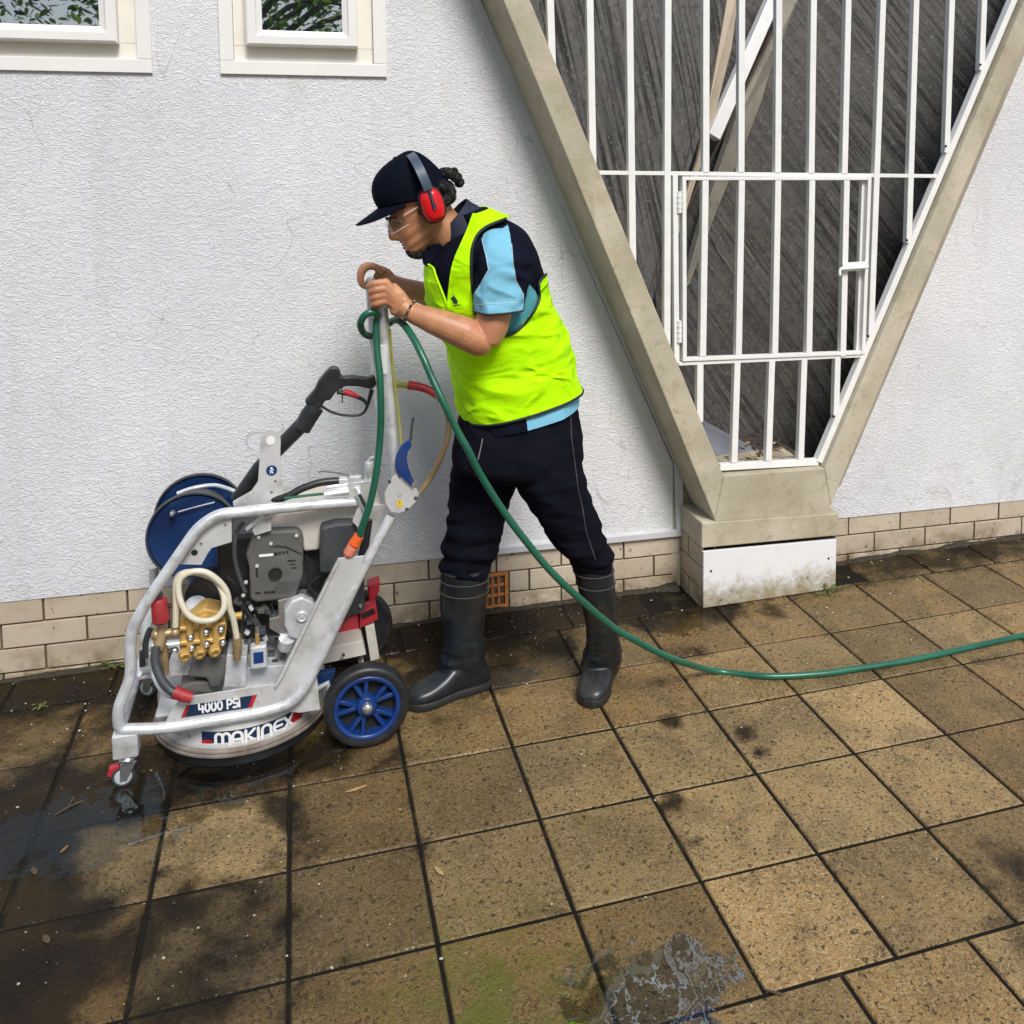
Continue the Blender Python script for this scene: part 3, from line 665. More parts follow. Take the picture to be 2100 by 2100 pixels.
for a_, b_ in (((803, 1262), (802, 1465)), ((932, 1256), (921, 1606)), ((1052, 1250), (1040, 1600)), ((1164, 1246), (1152, 1596)), ((1280, 1240), (1274, 1440))):
    s = MB(); q_ = z7(*b_, YB); q_ = q_ if a_[0] != 1280 else ext(z7(*a_, YB), q_, fb.z+(q_.x-fb.x)*(top.z-fb.z)/(top.x-fb.x)+.02)
    s.bar(z7(*a_, YB), q_, BW, BW); s.build('bar', M['white'], gr, smooth=False, bevel=.002)
s = MB(); s.bar(z7(716, 608, YB), z7(722, 1262, YB), .020, .024); s.build('hinge_post', M['white'], gr, smooth=False, bevel=.002)
s = MB(); s.bar(z7(728, 1263, YB), z7(1373, 1234, YB), .012, .024); s.build('lower_rail', M['white'], gr, smooth=False, bevel=.001)
gt = MB(); A, B, C, D = z7(746, 620, YB-.004), z7(1392, 620, YB-.004), z7(1370, 1224, YB-.004), z7(748, 1248, YB-.004)
gt.bar(A, B, .013, .026); gt.bar(D, C, .013, .026); gt.bar(A+Vector((0, 0, .006)), D-Vector((0, 0, .006)), .015, .030); gt.bar(B+Vector((-.004, 0, .006)), C+Vector((-.004, 0, -.006)), .015, .030); gt.bar(z7(1372, 628, YB+.01), z7(1352, 1222, YB+.01), .020, .02)
gate = gt.build('hinged_gate', M['white'], gr, smooth=False, bevel=.0015)
for xt, xb in ((821, 812), (947, 936), (1073, 1062), (1191, 1180), (1311, 1298)):
    s = MB(); s.bar(z7(xt, 627, YB-.004), z7(xb, 1238, YB-.004), BW, BW); s.build('bar', M['white'], gate, smooth=False, bevel=.002)
for yy in ((665, 740), (1115, 1190)):
    s = MB(); s.tube([z7(734, yy[0], YB-.012), z7(734, yy[1], YB-.012)], .009, 10)
    for k in range(1, 4): q = z7(734, yy[0]+(yy[1]-yy[0])*k/4, YB-.012); s.tube([q-Vector((0, 0, .0015)), q+Vector((0, 0, .0015))], .0105, 10)
    s.build('hinge', M['white'], gate)
s = MB(); s.bar(z7(1300, 922, YB-.024), z7(1388, 916, YB-.024), .018, .008); s.tube([z7(1292, 935, YB-.032), z7(1390, 928, YB-.032)], .0065, 10); s.bar(z7(1300, 938, YB-.024), z7(1362, 935, YB-.024), .012, .010)
s.tube([z7(1292, 935, YB-.032), z7(1292, 958, YB-.036)], .0055, 8); s.build('latch', M['white'], gate, bevel=.001)

# ================================================================== TREE BEHIND THE CAMERA (seen in the panes and the puddle)
def tree(name, loc, h, r, n, label, seed):
    rr = random.Random(seed); o = thing(name, label, 'tree', loc); loc = Vector(loc); tb = MB()
    tb.tube(catmull([loc, loc+Vector((.1, .1, h*.3)), loc+Vector((-.1, 0, h*.6)), loc+Vector((0, .1, h*.9))]), [.22, .16, .11, .03], 10)
    tips = []
    for k in range(26):
        z = h*rr.uniform(.12, .8); a = rr.uniform(0, 2*pi); l = r*rr.uniform(.5, 1); e = loc+Vector((cos(a)*l, sin(a)*l, z+l*.35)); mid = loc+Vector((cos(a)*l*.5, sin(a)*l*.5, z+l*.3))
        tb.tube(catmull([loc+Vector((0, 0, z*.8)), mid, e], 5), [.07, .04, .012], 7); tips += [mid, e]
    tb.build('trunk', mat('bark', (.10, .08, .06), .9, var=.4, bump=.6), o)
    lf = MB()
    for k in range(n):
        c = rr.choice(tips)+Vector([rr.gauss(0, 1) for _ in range(3)])*r*.2
        leaf_mesh(lf, c, rr.uniform(.08, .17), rr.uniform(.04, .07), rr.uniform(0, 6.3), rr.uniform(-1, 1), rr.uniform(-1, 1), rr.randrange(3))
    lf.build('crown', LEAFM, o, fixn=False)
LEAFM = []
for n_, c_ in (('mid', (.10, .24, .03)), ('dark', (.04, .11, .02)), ('light', (.30, .38, .05))):
    m, t, b, N, L = newmat('green_leaf_'+n_); b.inputs['Base Color'].default_value = (*c_, 1); b.inputs['Roughness'].default_value = .45
    tl = N('ShaderNodeBsdfTranslucent'); nn_ = noisen(N, L, worldpos(N), 3, 3); L(mixc(N, L, nn_, tuple(q*.7 for q in c_), tuple(q*1.5 for q in c_)), tl.inputs[0])
    ms = N('ShaderNodeMixShader'); ms.inputs[0].default_value = .5; L(b.outputs[0], ms.inputs[1]); L(tl.outputs[0], ms.inputs[2]); L(ms.outputs[0], t.nodes['Material Output'].inputs[0]); LEAFM.append(m)
tree('tree', (-1.2, -6.8, 0), 8.0, 4.0, 15000, 'leafy tree standing behind the viewer, reflected in the window panes', 2)

# ================================================================== SMALL THINGS ON THE SLABS
weedm = mat('weed_green', (.09, .13, .025), .5, var=.3)
def weed(c, n, L_, label, seed):
    rr = random.Random(seed); s = MB()
    for k in range(n):
        a = rr.uniform(0, 2*pi); l = L_*rr.uniform(.5, 1); d = Vector((cos(a), sin(a)*.6, 0)); pth = catmull([c, c+d*l*.4+Vector((0, 0, l*.35)), c+d*l+Vector((0, 0, l*rr.uniform(.1, .5)))], 4)
        s.tube(pth, [.0012, .0012, .0006], 5)
        leaf_mesh(s, pth[-1], l*.5, l*.22, a, rr.uniform(-.3, .3), 0); leaf_mesh(s, pth[len(pth)//2], l*.4, l*.15, a+1, 0, 0)
    tag(s.build('weed', weedm, org=c, fixn=False), label, 'weed', 'small weeds in the joints')
weed(G(1700, 1222), 9, .06, 'small green weed at the right foot of the white panel', 1)
weed(G(238, 1372), 8, .055, 'long bladed green weed at the brick base beside the machine', 2)
weed(G(90, 1452), 9, .035, 'low flat weed on the slabs near the left edge, below the brick base', 3)
weed(G(1345, 1215), 4, .03, 'tiny green sprig in the corner left of the white panel', 4)
def leaf(c, L_, W_, ang, mi, label, name='dead_leaf', cat='leaf'):
    s = MB(); leaf_mesh(s, Vector(c)+Vector((0, 0, .004)), L_, W_, ang, .03, .05, 0, .15); tag(s.build(name, leafm[mi], org=c, fixn=False), label, cat, 'dead leaves on the paving')
leaf(G(730, 1622), .06, .010, .25, 1, 'curled pale tan leaf lying in the middle of a slab below the wheel')
s = MB(); c_ = G(140, 1662); s.tube(catmull([G(112, 1672, .004), G(140, 1655, .008), G(170, 1642, .004)]), .002, 6); s.tube([G(140, 1655, .008), G(150, 1635, .01)], .0015, 5); tag(s.build('twig', leafm[2], org=c_), 'short dark twig on the wet slabs below the caster', 'twig')
rr = random.Random(12)
for k, (x, y, lab) in enumerate(((70, 1790, 'narrow dark leaf on the black wet slabs, far left'), (132, 1745, 'crumpled leaf pair on the dark slab below the twig'), (95, 1930, 'small leaf scrap near the bottom left corner'), (900, 1790, 'small pale leaf scrap on the slab below the worker'), (1240, 1262, 'short pale straw by the foot of the wall, right of the rear boot'), (1590, 2040, 'little dark leaf at the edge of the puddle'))):
    leaf(G(x, y), rr.uniform(.025, .04), rr.uniform(.008, .014), rr.uniform(0, 3), (2, 0, 2, 1, 1, 2)[k], lab)
# dark soil gathered along the foot of the walls
s = MB(); rr = random.Random(31)
for x0_, x1_ in ((-3.5, 1.36), (1.95, 5.5)):
    n = int((x1_-x0_)/.012); rows = []
    for i in range(n+1):
        x = x0_+(x1_-x0_)*i/n; wv = .018+.022*(noise.noise(Vector((x*4, 0, 1)))+.5)+.012*noise.noise(Vector((x*22, 3, 1))); hv = max(.001, .007+.012*noise.noise(Vector((x*7, 5, 0)))+.004*noise.noise(Vector((x*60, 5, 0))))
        rows.append([Vector((x, YW-.002, hv)), Vector((x, YW-max(.004, wv)*.5, hv*.8)), Vector((x, YW-max(.006, wv), -.003))])
    b0 = len(s.v)
    for r in rows: s.v.extend(r)
    for i in range(n):
        for k in range(2): a = b0+i*3+k; s.face((a, a+3, a+4, a+1))
tag(s.build('soil', mat('black_soil', (.030, .024, .016), .85, var=.5, scale=60, bump=.8, bscale=160, dirt=(.05, .06, .015), dscale=20), smooth=False, fixn=False), 'black wet soil and moss gathered along the foot of the walls', 'soil', kind='stuff')
# grit and crumbs
s = MB(); gm_ = [mat('pale_grit', (.45, .42, .36), .8), mat('dark_grit', (.04, .035, .03), .8)]
for k in range(420):
    if rr.random() < .55: c = Vector((rr.uniform(-.9, 2.6), rr.uniform(2.75, 3.15), .001))
    else: c = Vector((rr.uniform(-.9, 2.6), rr.uniform(1.3, 3.1), .001))
    if 1.36 < c.x < 1.94 and c.y > 2.94: continue
    r_ = rr.uniform(.0010, .0032); s.mi = rr.random() < .55; s.ball(c+Vector((0, 0, r_*.4)), (r_*rr.uniform(.7, 1.6), r_, r_*.7), 4)
tag(s.build('grit', gm_), 'loose crumbs of mortar and dirt scattered on the slabs', 'grit', kind='stuff')
# ================================================================== PRESSURE CLEANER MACHINE
for k_, v_ in dict(
    galv=mat('galvanised_steel', (.68, .70, .72), .36, .42, var=.14, scale=30, rvar=.15, bump=.2, bscale=40, dirt=(.40, .40, .40), dscale=26, dlo=.52, dhi=.72),
    plate=mat('brushed_plate', (.63, .64, .645), .42, .32, var=.12, scale=9, dirt=(.34, .33, .30), dscale=14, dlo=.52, dhi=.75, bump=.12, bscale=30),
    steel=mat('bright_steel', (.70, .70, .70), .22, .9, var=.1),
    cream_m=mat('cream_tank', (.62, .59, .53), .38, .1, var=.06, dirt=(.40, .36, .29), dscale=8, dlo=.5, dhi=.8),
    dgrey=mat('dark_grey_plastic', (.05, .055, .06), .45, var=.25, scale=20, bump=.15),
    mgrey=mat('mid_grey_plastic', (.105, .105, .10), .5, var=.2, scale=16, bump=.2, bscale=90, dirt=(.10, .095, .085), dscale=10),
    black2=mat('black_rubber', (.018, .019, .021), .42, var=.3, scale=30, bump=.15),
    brass=mat('brass', (.50, .32, .095), .5, .3, var=.3, scale=25, bump=.25, bscale=60, dirt=(.28, .17, .06), dscale=16),
    bronze=mat('dull_bronze', (.40, .30, .16), .45, .5, var=.3, scale=25),
    blue=mat('blue_paint', (.005, .027, .105), .38, 0, var=.22, scale=7, dirt=(.03, .07, .15), dscale=14, dlo=.55, dhi=.75, bump=.1),
    blue2=mat('blue_plastic', (.006, .036, .17), .32, var=.2, scale=14, dirt=(.03, .05, .12), dscale=18, dlo=.5, dhi=.75),
    red=mat('red_rubber', (.34, .026, .032), .45, var=.2, scale=20),
    redp=mat('red_paint', (.42, .025, .04), .35, var=.15),
    orange=mat('orange_plastic', (.85, .13, .02), .35, var=.1),
    salmon=mat('salmon_plastic', (.75, .24, .16), .35, var=.15),
    clearhose=mat('cloudy_hose', (.62, .57, .44), .25, var=.12, scale=18, coat=.4),
    green=mat('green_hose', (.008, .098, .056), .36, var=.25, scale=6, coat=.2, dirt=(.03, .10, .06), dscale=20, dlo=.55, dhi=.8),
    tanhose=mat('tan_hose', (.26, .19, .10), .5, var=.3, scale=10),
    yellow=mat('olive_brass', (.42, .38, .08), .4, .3, var=.2),
    navyl=mat('navy_label', (.012, .030, .075), .35, var=.2, scale=30),
    redl=mat('red_label', (.45, .02, .03), .35, var=.15, scale=30),
    whitel=mat('white_lettering', (.82, .82, .82), .4, var=.03),
    yell=mat('yellow_warning', (.75, .52, .03), .4, var=.1),
    drum=mat('drum_paint', (.56, .555, .54), .4, .15, var=.08, scale=6, dirt=(.30, .25, .18), dscale=7, dlo=.5, dhi=.85),
    rim=mat('worn_steel_rim', (.30, .26, .23), .5, .35, var=.3, scale=20, dirt=(.16, .10, .06), dscale=14),
).items(): M[k_] = v_
YN = 2.51                                            # plane of the near side frame
z1 = zoomer(200, 850, .4142); zb4 = zoomer(250, 1000, .2847); z5 = zoomer(600, 620, .2588)
zd = zoomer(600, 960, .2381); zp = zoomer(280, 1180, .12422); zg = zoomer(600, 720, .10352); z3 = zoomer(180, 1300, .3623)
mc = thing('surface_cleaner', 'wheeled petrol pressure washer with silver tube frame, round drum deck and blue spoked wheels', 'cleaning machine', (-.2, 2.72, 0))
# ---- tube frame, near side
RT = .0148
path = [z1(1285, 432, 2.60), z1(1000, 452, 2.575), z1(690, 485, 2.55), z1(600, 492, 2.545), z1(500, 555, 2.54), z1(330, 800, 2.53), z1(228, 950, 2.525), z1(158, 1095, 2.52), z1(168, 1295, 2.515), z1(108, 1440, YN), z1(100, 1500, YN), z1(112, 1560, YN), z1(330, 1555, YN), z1(800, 1478, YN), z1(985, 1425, YN), z1(1075, 1262, YN), z1(1300, 790, YN+.01), z1(1455, 500, YN+.02)]
s = MB(); s.tube(bend(path, [0, .1, .05, .05, .06, .05, .05, .05, .03, .03, .04, .05, .05, .06, .08, .04, .04, 0]), RT, 16)
s.build('tube_frame', M['galv'], mc)
# far side of the frame
DY = .43
fp = [p + Vector((0, DY, 0)) for p in path]
s = MB(); s.tube(bend([fp[7], fp[8], fp[9], fp[11], fp[13], fp[14], fp[16], fp[17]], .05), RT, 12); s.build('tube_frame', M['galv'], mc)
# cross tubes
s = MB()
for p in (path[11], path[13]): s.tube([p+Vector((0, .012, 0)), p+Vector((0, DY, 0))], RT*.9, 10)
s.tube([z1(205, 1282, 2.53), z1(300, 1262, 2.7)], .008, 8)
parts(s, 'cross_tube', M['galv'], mc)
# ---- side plate along the tube with the pressure label
pl = [(1190, 712), (1322, 700), (1305, 770), (1080, 1245), (1000, 1395), (930, 1440), (800, 1475), (560, 1515), (330, 1545), (352, 1490), (395, 1425), (440, 1400), (560, 1382), (700, 1360), (880, 1335), (905, 1295), (1040, 1010), (1178, 745)]
s = MB(); s.prism([z1(x, y, YN-.004) for x, y in pl], (0, .005, 0)); sp_ = s.build('side_plate', M['plate'], mc, smooth=False, bevel=.001)
s = MB(); s.prism([z1(x, y, YN-.0035) for x, y in ((1172, 742), (1190, 712), (1198, 712), (912, 1298), (884, 1340), (876, 1336))], (0, -.012, 0)); s.build('folded_edge', M['plate'], sp_, smooth=False)
LY = YN-.0055
s = MB(); s.prism([z1(x, y, LY) for x, y in ((413, 1502), (440, 1442), (790, 1388), (765, 1450))], (0, .001, 0)); lb = s.build('pressure_label', M['navyl'], mc, smooth=False)
s = MB(); s.prism([z1(x, y, LY-.0006) for x, y in ((413, 1502), (440, 1442), (456, 1440), (432, 1499))], (0, .0005, 0)); s.prism([z1(x, y, LY-.0006) for x, y in ((770, 1391), (790, 1388), (765, 1450), (745, 1453))], (0, .0005, 0)); parts(s, 'label_end', M['redl'], lb, smooth=False)
# ---- lettering from drawn strokes
def arc(cx, cy, r, a0, a1, n=10, ry=None):
    ry = ry or r; return [(cx+r*cos(radians(a0+(a1-a0)*i/n)), cy+ry*sin(radians(a0+(a1-a0)*i/n))) for i in range(n+1)]
GL = {
 'M': (1.25, [[(.1, 0), (.1, .62)]+arc(.36, .66, .26, 180, 0, 8, .30)+[(.62, 0)], [(.62, .6)]+arc(.88, .66, .26, 180, 0, 8, .30)+[(1.14, 0)]]),
 'A': (.92, [[(.08, 0), (.08, .55)]+arc(.42, .60, .34, 180, 0, 10, .36)+[(.76, 0)], [(.08, .36), (.76, .36)]]),
 'K': (.85, [[(.1, 0), (.1, .96)], [(.72, .96), (.22, .48), (.74, 0)]]),
 'I': (.32, [[(.14, 0), (.14, .96)]]),
 'N': (.92, [[(.1, 0), (.1, .60)]+arc(.43, .62, .33, 180, 0, 10, .34)+[(.76, 0)]]),
 'E': (.85, [[(.78, .94), (.4, .94)]+arc(.42, .5, .34, 100, 260, 10, .46)+[(.40, .04), (.78, .04)], [(.1, .5), (.7, .5)]]),
 'X': (.85, [[(.06, 0), (.76, .96)], [(.06, .96), (.76, 0)]]),
 '4': (.80, [[(.12, .96), (.10, .40), (.72, .40)], [(.56, .70), (.56, 0)]]),
 '0': (.80, [arc(.38, .48, .28, 90, 450, 20, .46)]),
 'P': (.78, [[(.1, 0), (.1, .94), (.40, .94)]+arc(.42, .68, .26, 90, -90, 8)+[(.1, .42)]]),
 'S': (.74, [[(.66, .92), (.32, .94)]+arc(.32, .71, .23, 90, 270, 8)+[(.40, .48)]+arc(.42, .26, .24, 90, -90, 8)+[(.08, .04)]]),
 'i': (.32, [[(.14, 0), (.14, .62)], [(.14, .84), (.14, .96)]]),
 ' ': (.45, [])}
def lettering(mb, txt, fn, h, wt, gap=.12):
    """fn(u, v, d) maps text coordinates (metres) to space; ribbons of width wt with round ends"""
    x = 0; lay = 0
    tot = sum(GL[c][0] for c in txt)*h
    for c in txt:
        adv, strokes = GL[c]
        for st in strokes:
            lay = (lay+1) % 3; dd = lay*.0001
            pts = []
            for a, b in zip(st, st[1:]):
                for i in range(3): pts.append((a[0]+(b[0]-a[0])*i/3, a[1]+(b[1]-a[1])*i/3))
            pts.append(st[-1]); pts = [(x+px*h, py*h) for px, py in pts]
            n = len(pts); Ls, Rs = [], []
            for i in range(n):
                a = pts[max(0, i-1)]; b = pts[min(n-1, i+1)]; dx, dy = b[0]-a[0], b[1]-a[1]; l = math.hypot(dx, dy) or 1
                nx_, ny_ = -dy/l*wt/2, dx/l*wt/2; Ls.append((pts[i][0]+nx_, pts[i][1]+ny_)); Rs.append((pts[i][0]-nx_, pts[i][1]-ny_))
            b0 = len(mb.v)
            for q in Ls+Rs: mb.v.append(fn(q[0], q[1], dd))
            for i in range(n-1): mb.face((b0+i, b0+i+1, b0+n+i+1, b0+n+i))
            for e in (pts[0], pts[-1]):
                b1 = len(mb.v)
                for k in range(10): mb.v.append(fn(e[0]+cos(2*pi*k/10)*wt/2, e[1]+sin(2*pi*k/10)*wt/2, dd+.0004))
                mb.face(range(b1, b1+10))
        x += adv*h
    return tot
o_ = z1(500, 1478, LY-.0009); ux = (z1(710, 1445, LY-.0009)-o_); wlen = ux.length; ux = ux.normalized(); uy = (z1(497, 1430, LY-.0009)-o_); hh = uy.length*.92; uy = uy.normalized()
totu = sum(GL[c][0] for c in '4000 PSi'); kx = wlen/(totu*hh)
s = MB(); lettering(s, '4000 PSi', lambda u, v, d: o_+ux*(u*kx)+uy*v+Vector((0, -d, 0)), hh, hh*.25)
s.build('label_lettering', M['whitel'], lb, smooth=False, fixn=False)
# ---- round drum deck
DC = Vector((-.188, 2.742, 0)); DR = .233
s = MB(); s.lathe([(DR+.008, .034), (DR+.012, .037), (DR+.012, .042), (DR+.006, .044), (DR+.006, .047), (DR+.010, .049), (DR+.009, .053), (DR+.002, .055)], DC, (0, 0, 1), 72, caps=True); s.build('skirt_rim', M['rim'], mc)
s = MB(); s.lathe([(DR-.003, .0535), (DR, .056), (DR, .068), (DR-.003, .072), (DR-.003, .128), (DR-.012, .139), (DR-.04, .143), (.02, .145)], DC, (0, 0, 1), 72); drum = s.build('drum', M['drum'], mc)
s = MB(); s.ring(DC+Vector((0, 0, .018)), (0, 0, 1), DR-.004, [(-.006, -.014), (.002, -.014), (.006, .012), (-.006, .012)], 72); s.build('brush_skirt', M['black2'], mc)
def ond(px, py, r=DR-.003):                          # angle / height on the drum front where the sight line meets it
    d = ray(px, py); o = Vector((0, 0, CAMH)); a = d.x**2+d.y**2; b = 2*(d.x*(o.x-DC.x)+d.y*(o.y-DC.y)); c = (o.x-DC.x)**2+(o.y-DC.y)**2-r*r
    disc = b*b-4*a*c
    t_ = (-b-sqrt(max(disc, 0)))/(2*a); p = o+d*t_; return math.atan2(p.x-DC.x, -(p.y-DC.y)), p.z
def onc(a, z, r): return Vector((DC.x+sin(a)*r, DC.y-cos(a)*r, z))
A0, zA = ond(414, 1512); A1, zB = ond(620, 1490)
aL = A0; aR = A1; zlo = .0600; zhi = .1030
def patch(a0, a1, z0, z1_, r, n=24):
    mb = MB()
    for i in range(n+1):
        a = a0+(a1-a0)*i/n; mb.v.append(onc(a, z0, r)); mb.v.append(onc(a, z1_, r))
    for i in range(n): mb.face((2*i, 2*i+2, 2*i+3, 2*i+1))
    return mb
bd = patch(aL, aR, zlo, zhi, DR-.0022).build('maker_label', M['navyl'], mc, fixn=False)
wd = aR-aL
patch(aL, aL+wd*.10, zlo, zlo+.020, DR-.0014, 4).build('label_end', M['redl'], bd, fixn=False)
patch(aR-wd*.14, aR, zlo, zhi, DR-.0014, 4).build('label_end', M['redl'], bd, fixn=False)
txt = 'MAKINEX'; tw_ = sum(GL[c][0] for c in txt); arcw = wd*.76*DR; h_ = .034; kx2 = arcw/(tw_*h_)
s = MB(); lettering(s, txt, lambda u, v, d: onc(aL+wd*.125+u*kx2/DR, zlo+.005+v, DR-.0006+d), h_, .0074)
s.build('maker_lettering', M['whitel'], bd, fixn=False)
for px, py in ((372, 1515), (388, 1468)):
    a, z = ond(px, py); s = MB(); s.lathe([(.004, 0), (.003, .003)], onc(a, .085, DR-.004), (sin(a), -cos(a), 0), 10); s.build('rivet', M['steel'], drum)
# deck top casting plates
s = MB(); s.box((-.40, 2.56, .143), (.02, 2.95, .150)); s.prism([z1(1085, 1285, 2.525), z1(1100, 1440, 2.525), z1(1106, 1462, 2.525), z1(1000, 1478, 2.525), z1(930, 1470, 2.525), z1(1000, 1300, 2.525)], (0, .004, 0)); parts(s, 'deck_plate', M['plate'], mc, smooth=False, bevel=.0015)
# ---- corner posts with casters
def caster(c, near, yaw):
    post = MB(); post.box((c.x-.032, c.y-.024, .082), (c.x+.030, c.y+.024, .148)); po = post.build('corner_post', M['plate'], mc, smooth=False, bevel=.005)
    R_ = Matrix.Rotation(yaw, 3, 'Z'); C_ = Vector((c.x, c.y, 0))
    T2 = lambda x, y, z: C_+R_ @ Vector((x, y, z))
    f = MB(); f.lathe([(.022, .066), (.022, .074), (.016, .082)], C_, (0, 0, 1), 16)
    for sy in (-1, 1): f.prism([T2(-.018, sy*.016, .068), T2(.022, sy*.016, .068), T2(-.004, sy*.016, .022), T2(-.020, sy*.016, .022)], R_ @ Vector((0, .002*sy, 0)))
    f.build('caster_fork', M['steel'], po, smooth=False, bevel=.0008)
    w_ = MB(); w_.lathe([(.0265, -.010), (.029, -.007), (.029, .007), (.0265, .010)], T2(-.012, 0, .029), R_ @ Vector((0, 1, 0)), 28); w_.build('caster_tyre', M['dgrey'], po)
    w_ = MB(); w_.lathe([(.021, -.0115), (.019, -.0125), (.012, -.0115), (.005, -.014), (.005, .0115), (.021, .0115)], T2(-.012, 0, .029), R_ @ Vector((0, 1, 0)), 24); w_.build('caster_rim', M['galv'], po)
    b_ = MB(); b_.prism([T2(-.020, -.010, .062), T2(-.044, -.010, .057), T2(-.050, -.010, .038), T2(-.040, -.010, .034), T2(-.035, -.010, .046), T2(-.020, -.010, .051)], R_ @ Vector((0, .020, 0))); b_.build('brake_lever', M['redp'], po, smooth=False, bevel=.002)
cn = P(262, 1520, YN); caster(Vector((cn.x-.004, YN+.010, 0)), True, radians(8)); caster(Vector((cn.x-.004, YN+DY, 0)), False, radians(-30))
# ---- wheels
def wheel(c, far=False):
    o = MB(); R_ = .1155; ax = Vector((0, -1 if far else 1, 0))
    o.ring(c, ax, R_, [(-.024, -.020), (-.012, -.0235), (-.004, -.021), (0, -.014), (.0, .014), (-.004, .021), (-.024, .020)], 72)
    t_ = o.build('wheel', M['black2'], mc, angle=60)
    for h_ in (-.008, .008):
        g_ = MB(); g_.ring(c+Vector((0, h_, 0)), ax, R_+.0004, [(-.002, -.0022), (.0008, -.0018), (.0008, .0018), (-.002, .0022)], 72); g_.build('tread_rib', M['black2'], t_)
    r_ = MB(); r_.ring(c, ax, .091, [(-.013, -.019), (-.009, -.0225), (-.003, -.0235), (.0005, -.021), (.0005, .018), (-.013, .016)], 72)
    r_.ring(c, ax, .025, [(-.014, -.018), (.000, -.018), (.004, -.012), (.004, .014), (-.014, .014)], 32)
    for k in range(5):
        for dk in (-.17, .17):
            a = 2*pi*k/5+pi/2+.22; u = Vector((cos(a+dk*.45), 0, sin(a+dk*.45))); v = Vector((cos(a+dk*1.35), 0, sin(a+dk*1.35)))
            r_.bar(c+u*.025, c+v*.079, .011, .024)
    r_.build('rim', M['blue2'], t_, bevel=.0015)
    d = MB(); d.lathe([(.090, .0190), (.090, .0205)] if far else [(.078, .010), (.078, .012)], c, ax, 40); d.build('wheel_back', M['black'], t_)
    h = MB(); h.lathe([(.0165, -.016), (.0168, -.022), (.014, -.028), (.008, -.032), (.001, -.0335)], c, ax, 28); h.build('hub_cap', M['steel'], t_)
wc = P(753, 1443, YN); wc.z = .1155; wc.y = YN
wc.x = P(752, 1447, YN).x
wheel(wc); wheel(wc+Vector((0, .46, 0)), True)
s = MB(); s.tube([wc+Vector((0, .02, 0)), wc+Vector((0, .44, 0))], .009, 12); s.build('axle', M['steel'], mc)
s = MB(); s.prism([zd(205, 1770, 2.60), zd(370, 1745, 2.60), zd(330, 1870, 2.60), zd(205, 1850, 2.60)], (0, .02, 0)); s.build('blue_bracket', M['blue'], mc, smooth=False, bevel=.002)
s = MB(); s.tube([zd(215, 1900, 2.58), zd(300, 1850, 2.58), zd(330, 1960, 2.58)], .008, 10); s.build('axle_clamp', M['galv'], mc)
# ---- hose reel
rc1 = P(397, 1098, 2.84); rc2 = rc1+Vector((0.004, .16, 0))
def disc(c, r, nm='reel_disc'):
    d = MB(); d.lathe([(r, -.004), (r+.002, 0), (r, .004), (r-.008, .005), (.02, .006), (.02, -.003), (r-.010, -.002), (r-.006, -.004)], c, (0, 1, 0), 64, caps=False); o = d.build(nm, M['blue'], rl_)
    d = MB(); d.ring(c, (0, 1, 0), r+.001, [(-.002, -.006), (.003, -.006), (.003, .006), (-.002, .006)], 64); d.build('disc_edge', M['dgrey'], o); return o
rl_ = mc
disc(rc1, .127); disc(rc2, .131)
s = MB(); s.lathe([(.05, 0), (.05, .16)], rc1, (0, 1, 0), 32); s.build('reel_core', M['blue'], mc)
s = MB()
for k in range(5):
    c_ = rc1+Vector((0, .02+.028*k, 0)); s.tube([c_+Vector((cos(a)*.085, 0, sin(a)*.085)) for a in [2*pi*i/40 for i in range(40)]], .012, 8, closed=True)
s.build('wound_hose', M['dgrey'], mc)
s = MB(); hp = P(355, 1050, 2.825); s.lathe([(.008, .0), (.008, -.02), (.004, -.026)], hp, (0, 1, 0), 12); s.build('reel_knob', M['steel'], mc)
s = MB(); s.tube(catmull([P(365, 1050, 2.826), P(400, 1040, 2.824), P(440, 1030, 2.826)]), .002, 6); s.build('scrape', M['galv'], mc)
# grey far loop over the reel
s = MB(); s.tube(catmull([z1(395, 392, 2.9), z1(470, 365, 2.9), z1(570, 350, 2.9), z1(640, 365, 2.88), z1(700, 390, 2.86)]), .006, 8); s.build('pressure_line', M['galv'], mc)
# ---- gusset plate
gp_ = [(520, 528), (600, 505), (663, 500), (665, 632), (565, 662), (545, 690), (515, 745), (400, 742), (430, 680)]
s = MB(); s.prism([z1(x, y, 2.552) for x, y in gp_], (0, .004, 0)); gs = s.build('gusset_plate', M['plate'], mc, smooth=False, bevel=.001)
for x, y, r, mm in ((480, 684, .0085, 'black'), (513, 638, .0045, 'steel'), (633, 545, .0045, 'steel'), (655, 512, .003, 'steel')):
    s = MB(); s.lathe([(r, 0), (r*.9, -.0016)], z1(x, y, 2.5518), (0, 1, 0), 16); s.build('hole' if mm == 'black' else 'bolt', M[mm], gs)
